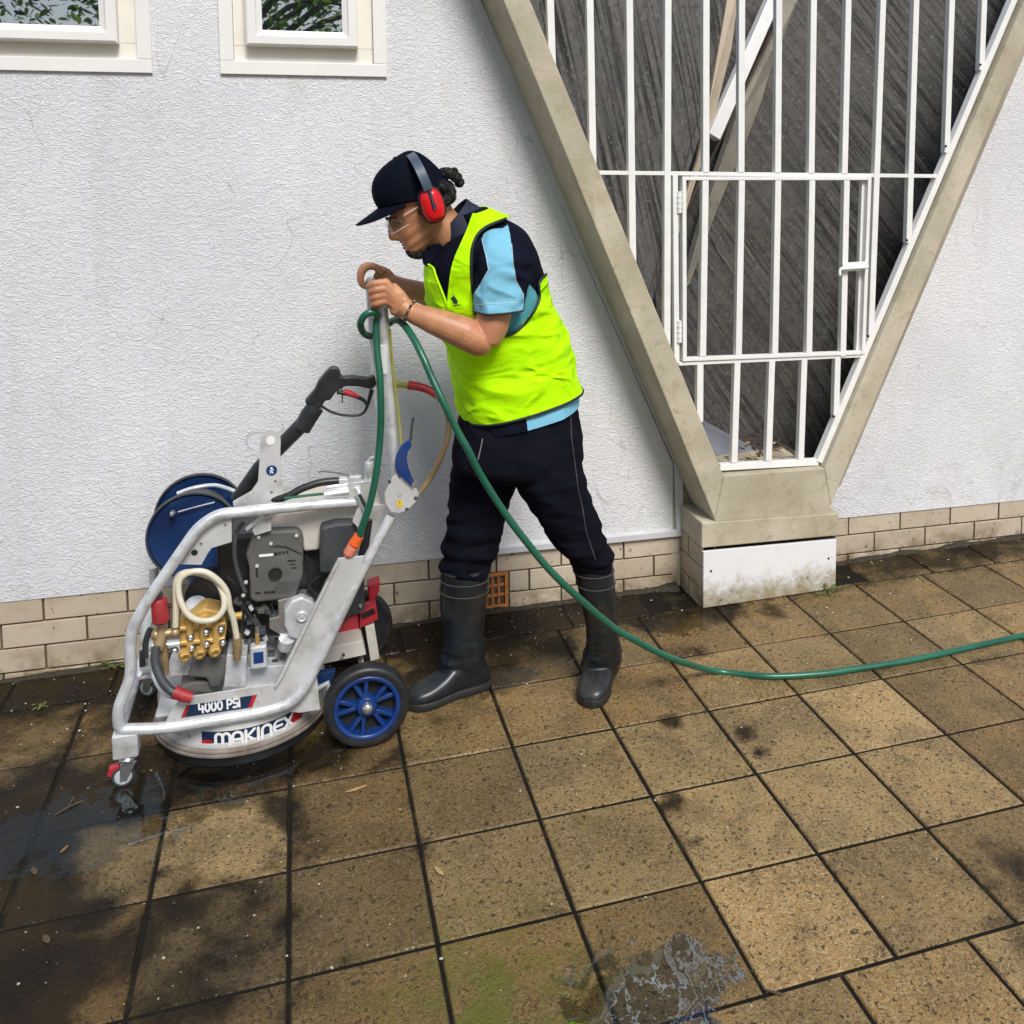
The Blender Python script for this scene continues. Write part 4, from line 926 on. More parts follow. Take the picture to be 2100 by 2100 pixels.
# ---- lifting plate
lp = []
for k in range(13): a = pi*k/12; lp.append(z1(857+50*cos(a), 122-50*sin(a), 2.60))
lp += [z1(800, 250, 2.60), z1(795, 330, 2.60), z1(770, 375, 2.60), z1(670, 432, 2.60), z1(672, 455, 2.60), z1(860, 470, 2.60), z1(925, 440, 2.60), z1(905, 200, 2.60)]
s = MB(); s.prism(lp, (0, .005, 0)); lo_ = s.build('lifting_plate', M['plate'], mc, smooth=False, bevel=.001)
s = MB(); s.lathe([(.012, 0), (.0115, -.001)], z1(857, 130, 2.5995), (0, 1, 0), 24); s.build('lifting_eye', M['whitel'], lo_)
s = MB(); s.lathe([(.0145, 0), (.0143, -.0008)], z1(862, 277, 2.5995), (0, 1, 0), 28); st_ = s.build('round_sticker', M['blue2'], lo_)
s = MB(); c_ = z1(862, 277, 2.5985); s.lathe([(.0035, 0), (.0033, -.0004)], c_+Vector((0, 0, .006)), (0, 1, 0), 12); s.bar(c_+Vector((-.006, 0, -.001)), c_+Vector((.006, 0, .001)), .0025, .0005); s.bar(c_+Vector((0, 0, -.002)), c_+Vector((.004, 0, -.009)), .0025, .0005); s.bar(c_+Vector((0, 0, -.002)), c_+Vector((-.004, 0, -.009)), .0025, .0005); s.build('sticker_mark', M['whitel'], st_, smooth=False)
for x, y in ((880, 330), (862, 385)):
    s = MB(); s.lathe([(.003, 0), (.003, -.001)], z1(x, y, 2.5995), (0, 1, 0), 10); s.build('bolt', M['mgrey'], lo_)
# ---- engine
Y0e = 2.60
s = MB(); s.prism([z1(x, y, Y0e+.03) for x, y in ((860, 495), (1100, 462), (1260, 452), (1395, 440), (1412, 455), (1412, 600), (1330, 690), (1270, 690), (1262, 545), (1110, 560), (1098, 672), (1022, 680), (1005, 588), (960, 572), (860, 578))], (0, .22, 0)); tk = s.build('fuel_tank', M['cream_m'], mc, smooth=False, bevel=.008)
s = MB(); s.lathe([(.030, 0), (.032, .006), (.030, .014), (.012, .017)], z1(1050, 487, 2.68)+Vector((0, 0, -.004)), (0, 0, 1), 28); s.build('fuel_cap', M['galv'], tk)
s = MB(); s.lathe([(.014, 0), (.014, .008)], z1(900, 503, 2.66), (0, 0, 1), 20); s.build('tank_bung', M['dgrey'], tk)
hole_c = z1(880, 790, Y0e-.002)
s = MB(); s.prism([z1(x, y, Y0e) for x, y in ((772, 610), (800, 585), (850, 578), (985, 572), (1010, 588), (1020, 625), (1018, 800), (985, 895), (960, 912), (790, 932), (756, 918), (750, 760), (735, 700))], (0, .10, 0)); es = s.build('engine_shroud', M['mgrey'], mc, smooth=False, bevel=.007)
s = MB(); s.ring(hole_c, (0, 1, 0), .0145, [(-.001, 0), (.002, -.003), (.004, 0)], 28); s.lathe([(.0135, -.0005), (.0135, -.0008)], hole_c, (0, 1, 0), 24); s.mi = 0
s.build('starter_hole', M['black'], es)
s = MB()
for y_, x0_, x1_ in ((700, 800, 870),): s.bar(z1(x0_, y_, Y0e-.001), z1(x1_, y_-6, Y0e-.001), .007, .001)
s.build('engine_badge', M['whitel'], es, smooth=False)
s = MB(); rr = random.Random(8)
for x_, y_, w__, h__ in ((876, 690, 16, 14), (898, 687, 10, 14), (916, 684, 10, 14), (934, 682, 10, 14), (780, 885, 28, 8), (825, 882, 55, 9), (785, 780, 8, 50), (940, 725, 40, 6), (950, 742, 30, 4), (960, 760, 26, 4)):
    s.bar(z1(x_, y_, Y0e-.001), z1(x_+w__, y_-w__*.06, Y0e-.001), h__*.0006, .001)
s.build('shroud_marks', M['black2'], es, smooth=False)
s = MB()
for x_, y_ in ((798, 608), (858, 640), (790, 750), (985, 600), (722, 895), (735, 830)): s.lathe([(.0055, 0), (.005, -.003), (.002, -.004)], z1(x_, y_, Y0e-.001), (0, 1, 0), 12)
parts(s, 'shroud_bolts', M['galv'], es)
# ribs radiating below the hole
s = MB()
for k in range(9): x_ = 900+k*12; s.bar(z1(x_, 825, Y0e-.0005), z1(x_-35+k*3, 890-abs(k-4)*2, Y0e-.0005), .0018, .002)
s.tube(catmull([z1(865, 650, Y0e-.003), z1(920, 652, Y0e-.004), z1(960, 665, Y0e-.004), z1(1012, 690, Y0e-.003)]), .0016, 6)
parts(s, 'shroud_ribs', M['dgrey'], es)
# air cleaner
s = MB(); s.prism([z1(x, y, Y0e-.01) for x, y in ((1105, 560), (1180, 540), (1262, 535), (1285, 552), (1290, 640), (1250, 700), (1180, 790), (1100, 790), (1098, 700))], (0, .12, 0)); ac = s.build('air_cleaner', M['dgrey'], mc, smooth=False, bevel=.010)
s = MB(); s.lathe([(.020, 0), (.021, .004), (.017, .010), (.004, .012)], z1(1205, 562, 2.64), (0, 0, 1), 24); s.build('cleaner_knob', M['black2'], ac)
# cylinder / dark engine masses behind
s = MB(); s.box((z1(560, 0, 2.66).x, 2.665, z1(0, 1230, 2.66).z), (z1(1190, 0, 2.66).x, 2.86, z1(0, 680, 2.66).z)); s.build('engine_block', M['black2'], mc, smooth=False, bevel=.01)
s = MB(); rr = random.Random(21)
for k in range(60):
    x_ = rr.uniform(660, 1120); y_ = rr.uniform(900, 1240)
    if 700 < x_ < 1080 or y_ > 900:
        a_ = z1(x_, y_, rr.uniform(2.62, 2.66)); sz = rr.uniform(.004, .012); s.mi = rr.choice((0, 0, 0, 1, 1, 2)); s.box((-sz, -sz, -sz*.7), (sz, sz, sz*.7), Matrix.Rotation(rr.uniform(0, 1.5), 3, 'Y'), a_)
parts(s, 'engine_fittings', [M['dgrey'], M['mgrey'], M['galv']], mc, smooth=False, bevel=.0015)
s = MB()
for k, (pts, r_) in enumerate((([(1030, 700), (1060, 760), (1050, 850), (1090, 900)], .004), ([(1120, 790), (1060, 830), (1040, 900), (1075, 930)], .003), ([(700, 900), (720, 1000), (700, 1090)], .004), ([(640, 800), (700, 860), (720, 940), (760, 1000)], .0035), ([(1180, 790), (1130, 820), (1120, 880)], .005), ([(860, 930), (870, 1000), (850, 1070)], .003))):
    s.tube(catmull([z1(x, y, 2.62) for x, y in pts]), r_, 8)
parts(s, 'engine_cables', M['black2'], mc)
s = MB(); s.tube(catmull([z1(725, 530, 2.60), z1(690, 580, 2.595), z1(678, 660, 2.59), z1(690, 760, 2.595), z1(730, 880, 2.60)]), .006, 10); s.build('fuel_hose', M['dgrey'], mc)
# link plates under the top tube
s = MB(); s.prism([z1(x, y, 2.585) for x, y in ((800, 520), (862, 500), (860, 575), (780, 600), (765, 575))], (0, .004, 0)); s.bar(z1(735, 570, 2.58), z1(820, 505, 2.58), .010, .006); s.build('link_plate', M['galv'], mc, smooth=False, bevel=.001)
# silver round cover
oc = []
for k in range(10): a = 2*pi*k/10+.3; oc.append(z1(1010+98*cos(a)*.92, 1015-112*sin(a), 2.575))
s = MB(); s.prism([z1(x, y, 2.60) for x, y in ((892, 920), (960, 905), (1040, 900), (1090, 960), (1080, 1080), (1000, 1115), (900, 1090), (850, 1060), (850, 1010), (895, 1000))], (0, .05, 0)); cv = s.build('cylinder_head', M['steel'], mc, smooth=False, bevel=.003)
s = MB(); s.prism(oc, (0, .03, 0)); s.build('head_cover', M['galv'], cv, smooth=False, bevel=.006)
s = MB(); s.lathe([(.0155, 0), (.0155, -.004), (.012, -.006), (.008, -.004), (.001, -.006)], z1(1012, 1000, 2.5745), (0, 1, 0), 24); s.build('cover_boss', M['plate'], cv)
# ---- brass pump
ax = (0, 1, 0)
s = MB(); s.prism([z1(x, y, 2.56) for x, y in ((405, 1010), (450, 1000), (530, 960), (600, 975), (635, 1010), (640, 1060), (625, 1160), (600, 1180), (420, 1200), (405, 1160))], (0, .07, 0)); pu = s.build('pump_block', M['brass'], mc, smooth=False, bevel=.006)
s = MB()
for x_ in (455, 520, 585): s.tube([z1(x_, 1000, 2.555), z1(x_+6, 1170, 2.555)], .0105, 14)
s.tube([z1(410, 1060, 2.556), z1(632, 1035, 2.556)], .008, 12); s.tube([z1(412, 1130, 2.556), z1(630, 1110, 2.556)], .008, 12)
parts(s, 'pump_ribs', M['brass'], pu)
for k, (x_, y_) in enumerate(((432, 1193), (505, 1180), (580, 1170))):
    c_ = z1(x_, y_, 2.545); s = MB(); s.lathe([(.0145, .012), (.0160, 0), (.0160, -.007), (.013, -.011), (.0075, -.011), (.006, -.006), (.001, -.006)], c_, (-.25, 1, .35), 6 if k == 1 else 8); s.build('valve_cap', M['brass'], pu, smooth=True, angle=25)
for x_, y_ in ((461, 1103), (467, 1157), (538, 1078), (541, 1138), (612, 1064), (621, 1130), (382, 1170)):
    s = MB(); s.lathe([(.0095, .004), (.0095, .001)], z1(x_, y_, 2.5445), ax, 16); s.build('washer', M['dgrey'], pu)
    s = MB(); s.lathe([(.0068, .002), (.0068, -.005), (.004, -.007), (.001, -.005)], z1(x_, y_, 2.5435), ax, 12); s.build('bolt', M['steel'], pu)
# inlet stack on the left
s = MB(); s.tube([z1(285, 1085, 2.56), z1(400, 1078, 2.56)], .011, 12); s.tube([z1(320, 1050, 2.56), z1(310, 1130, 2.56), z1(300, 1170, 2.55)], [.013, .017, .012], 12); s.tube([z1(325, 1150, 2.565), z1(335, 1230, 2.565), z1(342, 1285, 2.565)], [.012, .010, .006], 10)
s.ball(z1(385, 1080, 2.55), .012, 8); s.ball(z1(290, 1090, 2.56), .013, 8); parts(s, 'inlet_fitting', M['bronze'], pu)
s = MB(); s.tube([z1(650, 1000, 2.57), z1(715, 995, 2.57)], [.008, .0105], 12); s.build('brass_tap', M['brass'], pu)
s = MB(); s.tube([z1(690, 1090, 2.55), z1(692, 1150, 2.55), z1(690, 1215, 2.545)], [.011, .012, .009], 12)
for y_ in (1112, 1140, 1180): s.lathe([(.0125, -.003), (.0125, .003)], z1(692, y_, 2.55), (0, 0, 1), 8)
s.lathe([(.010, -.002), (.010, .004)], z1(385, 1050, 2.555), (0, 0, 1), 10)
parts(s, 'hose_barb', M['bronze'], pu)
# dark drive housing under the pump
s = MB(); s.prism([z1(x, y, 2.57) for x, y in ((640, 1190), (740, 1200), (735, 1350), (625, 1352), (630, 1300))], (0, .1, 0)); s.prism([z1(x, y, 2.60) for x, y in ((735, 1255), (935, 1240), (905, 1300), (885, 1338), (620, 1365), (630, 1300))], (0, .2, 0)); parts(s, 'base_plate', M['galv'], mc, smooth=False, bevel=.002)
s = MB(); s.prism([z1(x, y, 2.58) for x, y in ((440, 1300), (470, 1240), (520, 1200), (620, 1185), (650, 1200), (630, 1300), (600, 1350), (560, 1360), (540, 1310))], (0, .1, 0)); s.prism([z1(x, y, 2.60) for x, y in ((400, 1350), (480, 1320), (560, 1318), (600, 1360), (560, 1380), (420, 1378))], (0, .1, 0)); parts(s, 'drive_cover', M['mgrey'], mc, smooth=False, bevel=.008)
s = MB(); s.bar(z1(345, 1255, 2.62), z1(470, 1248, 2.62), .02, .05); s.bar(z1(205, 1283, 2.66), z1(300, 1270, 2.66), .010, .05); parts(s, 'cross_strap', M['plate'], mc, smooth=False, bevel=.001)
# white oil cap in the dark, behind the hose loop
s = MB(); s.lathe([(.020, -.012), (.022, -.006), (.022, .0)], z1(490, 950, 2.62), (.25, -.5, 1), 24); s.lathe([(.030, 0), (.031, .005), (.028, .010), (.001, .012)], z1(490, 950, 2.62), (.25, -.5, 1), 28); s.build('oil_cap', M['galv'], mc)
s = MB(); s.lathe([(.060, 0), (.060, .06)], z1(545, 900, 2.65), (0, 1, 0), 28); s.build('clutch_housing', M['black2'], mc)
# cloudy hose loop
lp_ = [(690, 1105, 2.545), (672, 1010, 2.545), (655, 960, 2.545), (640, 880, 2.545), (595, 820, 2.545), (530, 780, 2.55), (455, 782, 2.55), (408, 820, 2.548), (402, 880, 2.54), (420, 945, 2.53), (460, 1000, 2.525), (520, 1022, 2.525), (585, 1010, 2.53), (625, 960, 2.535), (622, 890, 2.545), (585, 820, 2.56), (520, 790, 2.565), (450, 780, 2.565), (400, 800, 2.56), (388, 850, 2.555), (388, 950, 2.55), (386, 1050, 2.55)]
s = MB(); s.tube(catmull([z1(*q) for q in lp_], 8), .0082, 14); s.build('cloudy_hose', M['clearhose'], mc)
# red breather cap
s = MB(); s.lathe([(.015, -.066), (.022, -.058), (.0205, -.004), (.017, .002)], z1(303, 915, 2.545)+Vector((0, 0, 0)), (-.06, 0, 1), 24); rcap = s.build('red_cap', M['red'], mc)
s = MB(); s.lathe([(.0125, 0), (.0115, .009)], z1(300, 900, 2.545), (-.06, 0, 1), 18); s.build('cap_collar', M['dgrey'], rcap)
s = MB(); s.tube([z1(345, 945, 2.54), z1(365, 935, 2.54)], .003, 8); s.build('cap_pin', M['black2'], rcap)
# black whip hose with red ferrule
s = MB(); s.tube(catmull([z1(290, 1150, 2.53), z1(285, 1220, 2.52), z1(310, 1300, 2.505), z1(350, 1355, 2.495), z1(392, 1385, 2.488)]), .0115, 14); s.build('whip_hose', M['dgrey'], mc)
s = MB(); s.tube(catmull([z1(280, 1180, 2.545), z1(272, 1260, 2.54), z1(300, 1335, 2.52), z1(345, 1385, 2.51), z1(400, 1400, 2.50)]), .0075, 10); s.build('grey_hose', M['galv'], mc)
s = MB(); s.tube([z1(378, 1372, 2.485), z1(425, 1392, 2.482), z1(468, 1402, 2.480)], [.0165, .0155, .0135], 14); s.build('red_ferrule', M['red'], mc)
s = MB(); s.tube(catmull([z1(262, 1060, 2.60), z1(240, 1120, 2.60), z1(235, 1200, 2.62)]), .008, 10); s.tube([z1(222, 1170, 2.66), z1(222, 1245, 2.66)], .008, 10); s.build('drain_hose', M['dgrey'], mc)
# blue oil glass
s = MB(); c_ = z1(797, 1200, 2.56); s.box((c_.x-.022, c_.y, c_.z-.036), (c_.x+.022, c_.y+.03, c_.z+.030)); og = s.build('oil_glass', M['galv'], mc, smooth=False, bevel=.006)
s = MB(); s.box((c_.x-.013, c_.y-.002, c_.z-.018), (c_.x+.013, c_.y+.001, c_.z+.014)); s.build('glass_label', M['blue2'], og, smooth=False, bevel=.001)
s = MB(); s.tube([c_+Vector((-.002, .012, .03)), c_+Vector((-.002, .012, .062))], .006, 10); s.build('brass_stem', M['brass'], og)
s = MB(); s.tube([c_+Vector((-.002, .012, .060)), c_+Vector((-.002, .012, .082))], .005, 10); s.build('steel_stem', M['steel'], og)
s = MB(); s.lathe([(.022, 0), (.022, .03)], z1(930, 1150, 2.60), (.2, -.3, 1), 20); s.build('oil_filter', M['galv'], mc)
# red pull guards at the back right
s = MB(); s.prism([z1(x, y, 2.80) for x, y in ((1240, 1010), (1290, 975), (1305, 1100), (1225, 1140), (1180, 1090))], (0, .1, 0)); s.prism([z1(x, y, 2.84) for x, y in ((1340, 850), (1400, 825), (1395, 880), (1345, 960))], (0, .05, 0)); parts(s, 'red_guard', M['redp'], mc, smooth=False, bevel=.004)
s = MB(); s.prism([z1(x, y, 2.78) for x, y in ((1300, 975), (1380, 945), (1390, 1015), (1300, 1060))], (0, .05, 0)); sb_ = s.build('switch_box', M['redp'], mc, smooth=False, bevel=.003)
s = MB(); s.bar(z1(1308, 1000, 2.776), z1(1372, 970, 2.776), .016, .004); s.build('switch_plate', M['black2'], sb_, smooth=False, bevel=.001)
s = MB(); s.prism([z1(x, y, 2.78) for x, y in ((1225, 930), (1320, 770), (1325, 980), (1225, 1000))], (0, .08, 0)); s.build('battery_box', M['dgrey'], mc, smooth=False, bevel=.004)
s = MB(); s.lathe([(.007, 0), (.006, -.004), (.001, -.005)], z1(1300, 948, 2.774), ax, 14); s.lathe([(.006, 0), (.005, -.004)], z1(1217, 1188, 2.70), ax, 12); parts(s, 'bolt', M['steel'], mc)
s = MB(); s.prism([z1(x, y, 2.72) for x, y in ((1120, 1160), (1310, 1120), (1330, 1190), (1100, 1240))], (0, .1, 0)); s.bar(z1(1345, 1030, 2.80), z1(1372, 1200, 2.80), .028, .04); parts(s, 'rear_frame', M['cream_m'], mc, smooth=False, bevel=.002)
# orange couplings where the green hose plugs in
s = MB(); s.tube([z1(1295, 600, 2.50), z1(1272, 640, 2.505)], [.0135, .0165], 12); cp = s.build('orange_coupling', M['orange'], mc, angle=30)
s = MB(); s.tube([z1(1268, 645, 2.507), z1(1245, 685, 2.512), z1(1235, 702, 2.515)], [.0155, .017, .011], 12); s.build('salmon_coupling', M['salmon'], cp, angle=30)
s = MB(); s.tube([z1(1345, 520, 2.56), z1(1325, 640, 2.56), z1(1310, 700, 2.56)], [.010, .012, .012], 10); s.build('inlet_pipe', M['black2'], mc)
s = MB(); s.prism([z1(x, y, 2.57) for x, y in ((1285, 470), (1330, 455), (1335, 560), (1300, 570), (1262, 530))], (0, .004, 0)); s.build('hanging_tag', M['galv'], mc, smooth=False)
s = MB(); s.prism([z1(x, y, 2.60) for x, y in ((1340, 450), (1425, 445), (1425, 620), (1345, 740), (1320, 700), (1350, 560))], (0, .004, 0)); s.build('rear_plate', M['plate'], mc, smooth=False, bevel=.001)
# ---- top valve group
s = MB(); s.tube(catmull([z1(690, 430, 2.63), z1(800, 425, 2.62), z1(930, 408, 2.60), z1(1010, 368, 2.60), z1(1100, 338, 2.60), z1(1200, 328, 2.60)]), .0105, 12); s.build('high_pressure_hose', M['black2'], mc)
s = MB(); s.tube(catmull([z1(925, 415, 2.585), z1(1050, 400, 2.585), z1(1130, 392, 2.585)]), .004, 8); s.build('thin_line', M['green'], mc)
s = MB(); s.tube([z1(1120, 395, 2.59), z1(1245, 378, 2.59)], [.012, .0135], 8); s.tube([z1(1130, 365, 2.60), z1(1250, 345, 2.60)], .011, 10); s.tube([z1(1195, 328, 2.60), z1(1250, 325, 2.60)], [.013, .010], 6)
s.bar(z1(1240, 350, 2.59), z1(1360, 340, 2.59), .020, .02); s.bar(z1(1245, 318, 2.59), z1(1305, 315, 2.59), .015, .02); s.tube([z1(1345, 330, 2.60), z1(1345, 235, 2.60)], [.014, .012], 10); s.ring(z1(1362, 235, 2.60), (0, 1, 0), .013, [(-.003, -.002), (.003, -.002), (.003, .002), (-.003, .002)], 20)
s.tube([z1(1285, 360, 2.58), z1(1330, 480, 2.56)], [.010, .009], 10)
parts(s, 'valve_block', M['galv'], mc, bevel=.001)
s = MB(); s.tube([z1(1296, 395, 2.565), z1(1330, 460, 2.55)], .0045, 8); s.build('valve_lever', M['black2'], mc)
s = MB(); s.tube(catmull([z1(1100, 290, 2.60), z1(1108, 282, 2.60), z1(1180, 288, 2.60), z1(1230, 298, 2.60), z1(1262, 318, 2.59)]), .0022, 8); s.build('spring_wire', M['mgrey'], mc)
# ---- push handle
hn = P(783, 634, 2.53)
near = [z5(822, 1395, 2.53), z5(800, 1180, 2.53), z5(772, 850, 2.53), z5(742, 570, 2.53), z5(728, 330, 2.53), z5(714, 90, 2.53)]
HH = P(783, 612, 2.54).z
topn = Vector((near[-1].x-.004, 2.54, HH+.004)); far = [p+Vector((.0, .40, 0)) for p in near]
s = MB(); s.tube(bend(near+[topn, Vector((topn.x, 2.92, HH+.004))]+far[::-1], .035, 8), [.0125, .0145, .016, .016, .016, .016, .015, .015, .015, .016, .016, .0155, .0145, .0125], 16)
hb = s.build('push_handle', M['galv'], mc)
s = MB(); a_ = z5(719, 330, 2.53); b_ = z5(725, 562, 2.53); s.tube([a_+(b_-a_)*t_ for t_ in (0, .02, .98, 1)], [.0150, .0175, .0175, .0150], 18); s.build('hose_strap', mat('strap_tape', (.62, .64, .66), .5, var=.06), hb)
# bracket plate at the foot of the handle
bp_ = [(758, 1450), (790, 1385), (825, 1362), (850, 1400), (945, 1458), (985, 1480), (1003, 1520), (975, 1585), (905, 1650), (845, 1672), (778, 1660), (735, 1590), (728, 1520)]
s = MB(); s.prism([z5(x, y, 2.505) for x, y in bp_], (0, .005, 0)); bk = s.build('handle_bracket', M['plate'], mc, smooth=False, bevel=.001)
for x, y in ((768, 1420), (958, 1440), (975, 1550), (905, 1640)):
    s = MB(); s.lathe([(.005, 0), (.004, -.003)], z5(x, y, 2.5045), ax, 10); s.build('bolt', M['dgrey'], bk)
s = MB(); s.prism([z5(x, y, 2.5042) for x, y in ((815, 1618), (850, 1552), (884, 1615))], (0, .0008, 0)); wsn = s.build('warning_sign', M['yell'], bk, smooth=False)
s = MB(); s.bar(z5(850, 1575, 2.5035), z5(850, 1598, 2.5035), .0016, .0004); s.bar(z5(835, 1530, 2.5035), z5(842, 1540, 2.5035), .0012, .0004); s.bar(z5(858, 1525, 2.5035), z5(852, 1540, 2.5035), .0012, .0004); s.bar(z5(850, 1604, 2.5035), z5(850, 1608, 2.5035), .0016, .0004); s.build('sign_mark', M['black2'], wsn, smooth=False)
cr = [(862, 1140), (900, 1105), (935, 1085), (945, 1145), (915, 1185), (905, 1240), (918, 1310), (945, 1385), (972, 1440), (940, 1458), (880, 1405), (835, 1360), (814, 1295), (822, 1215)]
s = MB(); s.prism([z5(x, y, 2.495) for x, y in cr], (0, .012, 0)); bq_ = s.build('blue_catch', M['blue2'], mc, smooth=False, bevel=.003)
s = MB(); s.tube([z5(935, 1095, 2.50), z5(945, 990, 2.50), z5(957, 912, 2.50)], .0035, 8); s.build('catch_rod', M['dgrey'], bq_)
s = MB(); s.lathe([(.005, 0), (.005, -.003)], z5(958, 1438, 2.494), ax, 10); s.build('bolt', M['steel'], bq_)
s = MB(); s.tube(catmull([z5(770, 210, 2.517), z5(785, 400, 2.515), z5(808, 620, 2.515), z5(835, 850, 2.515), z5(850, 1000, 2.515), z5(860, 1120, 2.51)]), .0033, 8); s.build('throttle_cable', M['yellow'], mc)
s = MB(); s.tube(catmull([z5(662, 300, 2.54), z5(665, 500, 2.54), z5(720, 720, 2.535), z5(765, 950, 2.53), z5(795, 1150, 2.53), z5(803, 1360, 2.53)]), .003, 8); s.build('black_cable', M['black2'], mc)

# ================================================================== SPRAY GUN AND LANCE
sg = thing('spray_gun', 'black trigger gun with red trigger and long black lance, clipped upright on the machine', 'spray gun', z1(700, 420, 2.70))
YG = 2.66
s = MB(); s.tube([z1(690, 420, 2.72), z1(800, 265, 2.70), P(640, 850, YG)], [.019, .020, .022], 16); s.build('lance', M['black2'], sg)
s = MB(); s.tube([P(619, 880, YG+.002), P(634, 852, YG), P(648, 833, YG)], [.024, .026, .025], 16); s.build('lance_collar', M['black2'], sg)
body = [(240, 1010), (330, 900), (440, 770), (520, 600), (640, 450), (740, 345), (820, 318), (900, 345), (950, 410), (960, 500), (1030, 520), (1180, 500), (1320, 520), (1480, 540), (1640, 490), (1660, 640), (1620, 730), (1530, 1000), (1480, 1180), (1420, 1260), (1300, 1310), (1100, 1310), (900, 1290), (740, 1210), (570, 1120), (440, 1200), (330, 1140)]
inner = [(1060, 705), (1310, 705), (1430, 740), (1495, 840), (1480, 1000), (1440, 1130), (1370, 1215), (1240, 1245), (1090, 1245), (920, 1215), (760, 1150), (600, 1060), (650, 990), (740, 1000), (850, 880), (960, 850), (1000, 780)]
# grip and housing as one solid, then the guard as a curved bar
hs = [(240, 1010), (330, 900), (440, 770), (520, 600), (640, 450), (740, 345), (820, 318), (900, 345), (950, 410), (960, 500), (1030, 520), (1180, 500), (1320, 520), (1480, 540), (1640, 490), (1655, 640), (1620, 730), (1560, 760), (1430, 735), (1310, 705), (1060, 700), (960, 730), (850, 830), (740, 985), (650, 985), (570, 1120), (440, 1200), (330, 1140)]
s = MB(); s.prism([zg(x, y, YG-.016) for x, y in hs], (0, .032, 0)); gb = s.build('gun_body', M['black2'], sg, smooth=False, bevel=.008)
s = MB(); s.tube(catmull([zg(570, 1090, YG), zg(760, 1200, YG), zg(950, 1255, YG), zg(1150, 1275, YG), zg(1320, 1265, YG), zg(1430, 1190, YG), zg(1500, 1020, YG), zg(1570, 760, YG)]), [.0040]*3+[.0040]*3+[.005, .007], 10); s.build('trigger_guard', M['black2'], sg)
s = MB(); s.tube(catmull([zg(880, 810, YG), zg(1000, 830, YG), zg(1150, 860, YG), zg(1320, 925, YG), zg(1420, 985, YG), zg(1460, 1060, YG)]), [.006, .0065, .007, .006, .005, .003], 10); s.build('trigger_lever', M['black2'], sg)
s = MB(); s.tube([zg(1010, 800, YG-.002), zg(1160, 845, YG-.002), zg(1310, 905, YG-.002)], [.0085, .0085, .005], 10); s.build('red_trigger', M['redp'], sg)
s = MB(); s.tube([zg(985, 860, YG), zg(985, 1020, YG)], .0022, 8); s.build('safety_pin', M['mgrey'], sg)
s = MB(); s.tube([zg(850, 770, YG), zg(1000, 745, YG)], .005, 10); s.build('valve_stem', M['steel'], sg)
s = MB(); s.tube([z5(650, 640, YG), z5(825, 648, YG-.02), z5(925, 660, YG-.04)], [.009, .0095, .009], 12); s.build('hose_fitting', M['yellow'], sg)
s = MB(); s.tube(catmull([z5(920, 655, YG-.04), z5(1000, 668, YG-.05), z5(1080, 695, YG-.06), z5(1140, 735, YG-.07)]), [.0135, .0125, .012, .0105], 14); s.build('red_sleeve', M['redp'], sg)
s = MB(); s.tube(catmull([z5(1130, 728, YG-.07), z5(1185, 790, YG-.07), z5(1225, 880, YG-.06), z5(1238, 970, YG-.05), z5(1215, 1120, YG-.04), z5(1155, 1270, YG-.02), z5(1085, 1400, YG), z5(1005, 1510, YG)]), .0085, 12); s.build('rubber_hose', M['tanhose'], sg)

# ================================================================== GREEN GARDEN HOSE
gh = [z1(1300, 600, 2.50), z5(548, 1790, 2.495), z5(600, 1640, 2.485), z5(640, 1480, 2.48), z5(672, 1280, 2.48), z5(692, 1080, 2.48), z5(700, 880, 2.48), z5(696, 700, 2.485), z5(690, 560, 2.49),
      z5(672, 420, 2.50), z5(664, 280, 2.51), z5(660, 160, 2.515), z5(664, 95, 2.50), z5(625, 78, 2.49), z5(570, 105, 2.49), z5(538, 170, 2.50), z5(562, 240, 2.53), z5(620, 268, 2.56), z5(690, 240, 2.575), z5(760, 170, 2.56), z5(820, 140, 2.53),
      z5(880, 175, 2.48), z5(960, 290, 2.42), z5(1040, 450, 2.38), z5(1100, 590, 2.36), z5(1200, 800, 2.33), z5(1300, 1010, 2.32), P(960, 923, 2.31), P(983, 969, 2.31), P(1029, 1043, 2.31), P(1081, 1113, 2.32), P(1134, 1176, 2.34), P(1198, 1236, 2.36), P(1257, 1286, 2.385), P(1310, 1317, 2.41)]
for px, py in ((1350, 1338), (1400, 1358), (1467, 1376), (1576, 1387), (1680, 1382), (1739, 1374), (1820, 1362), (1902, 1347), (2000, 1325), (2100, 1303), (2200, 1280), (2330, 1250)):
    q = G(px, py, .011)
    if px == 1350: q = P(px, py, 2.44)
    if px == 1400: q = P(px, py, 2.475)
    gh.append(q)
s = MB(); s.tube(catmull(gh, 8), .0098, 14); hose = s.build('garden_hose', M['green'], org=G(1576, 1387)); tag(hose, 'long green garden hose looped over the machine handle and trailing across the paving', 'hose')
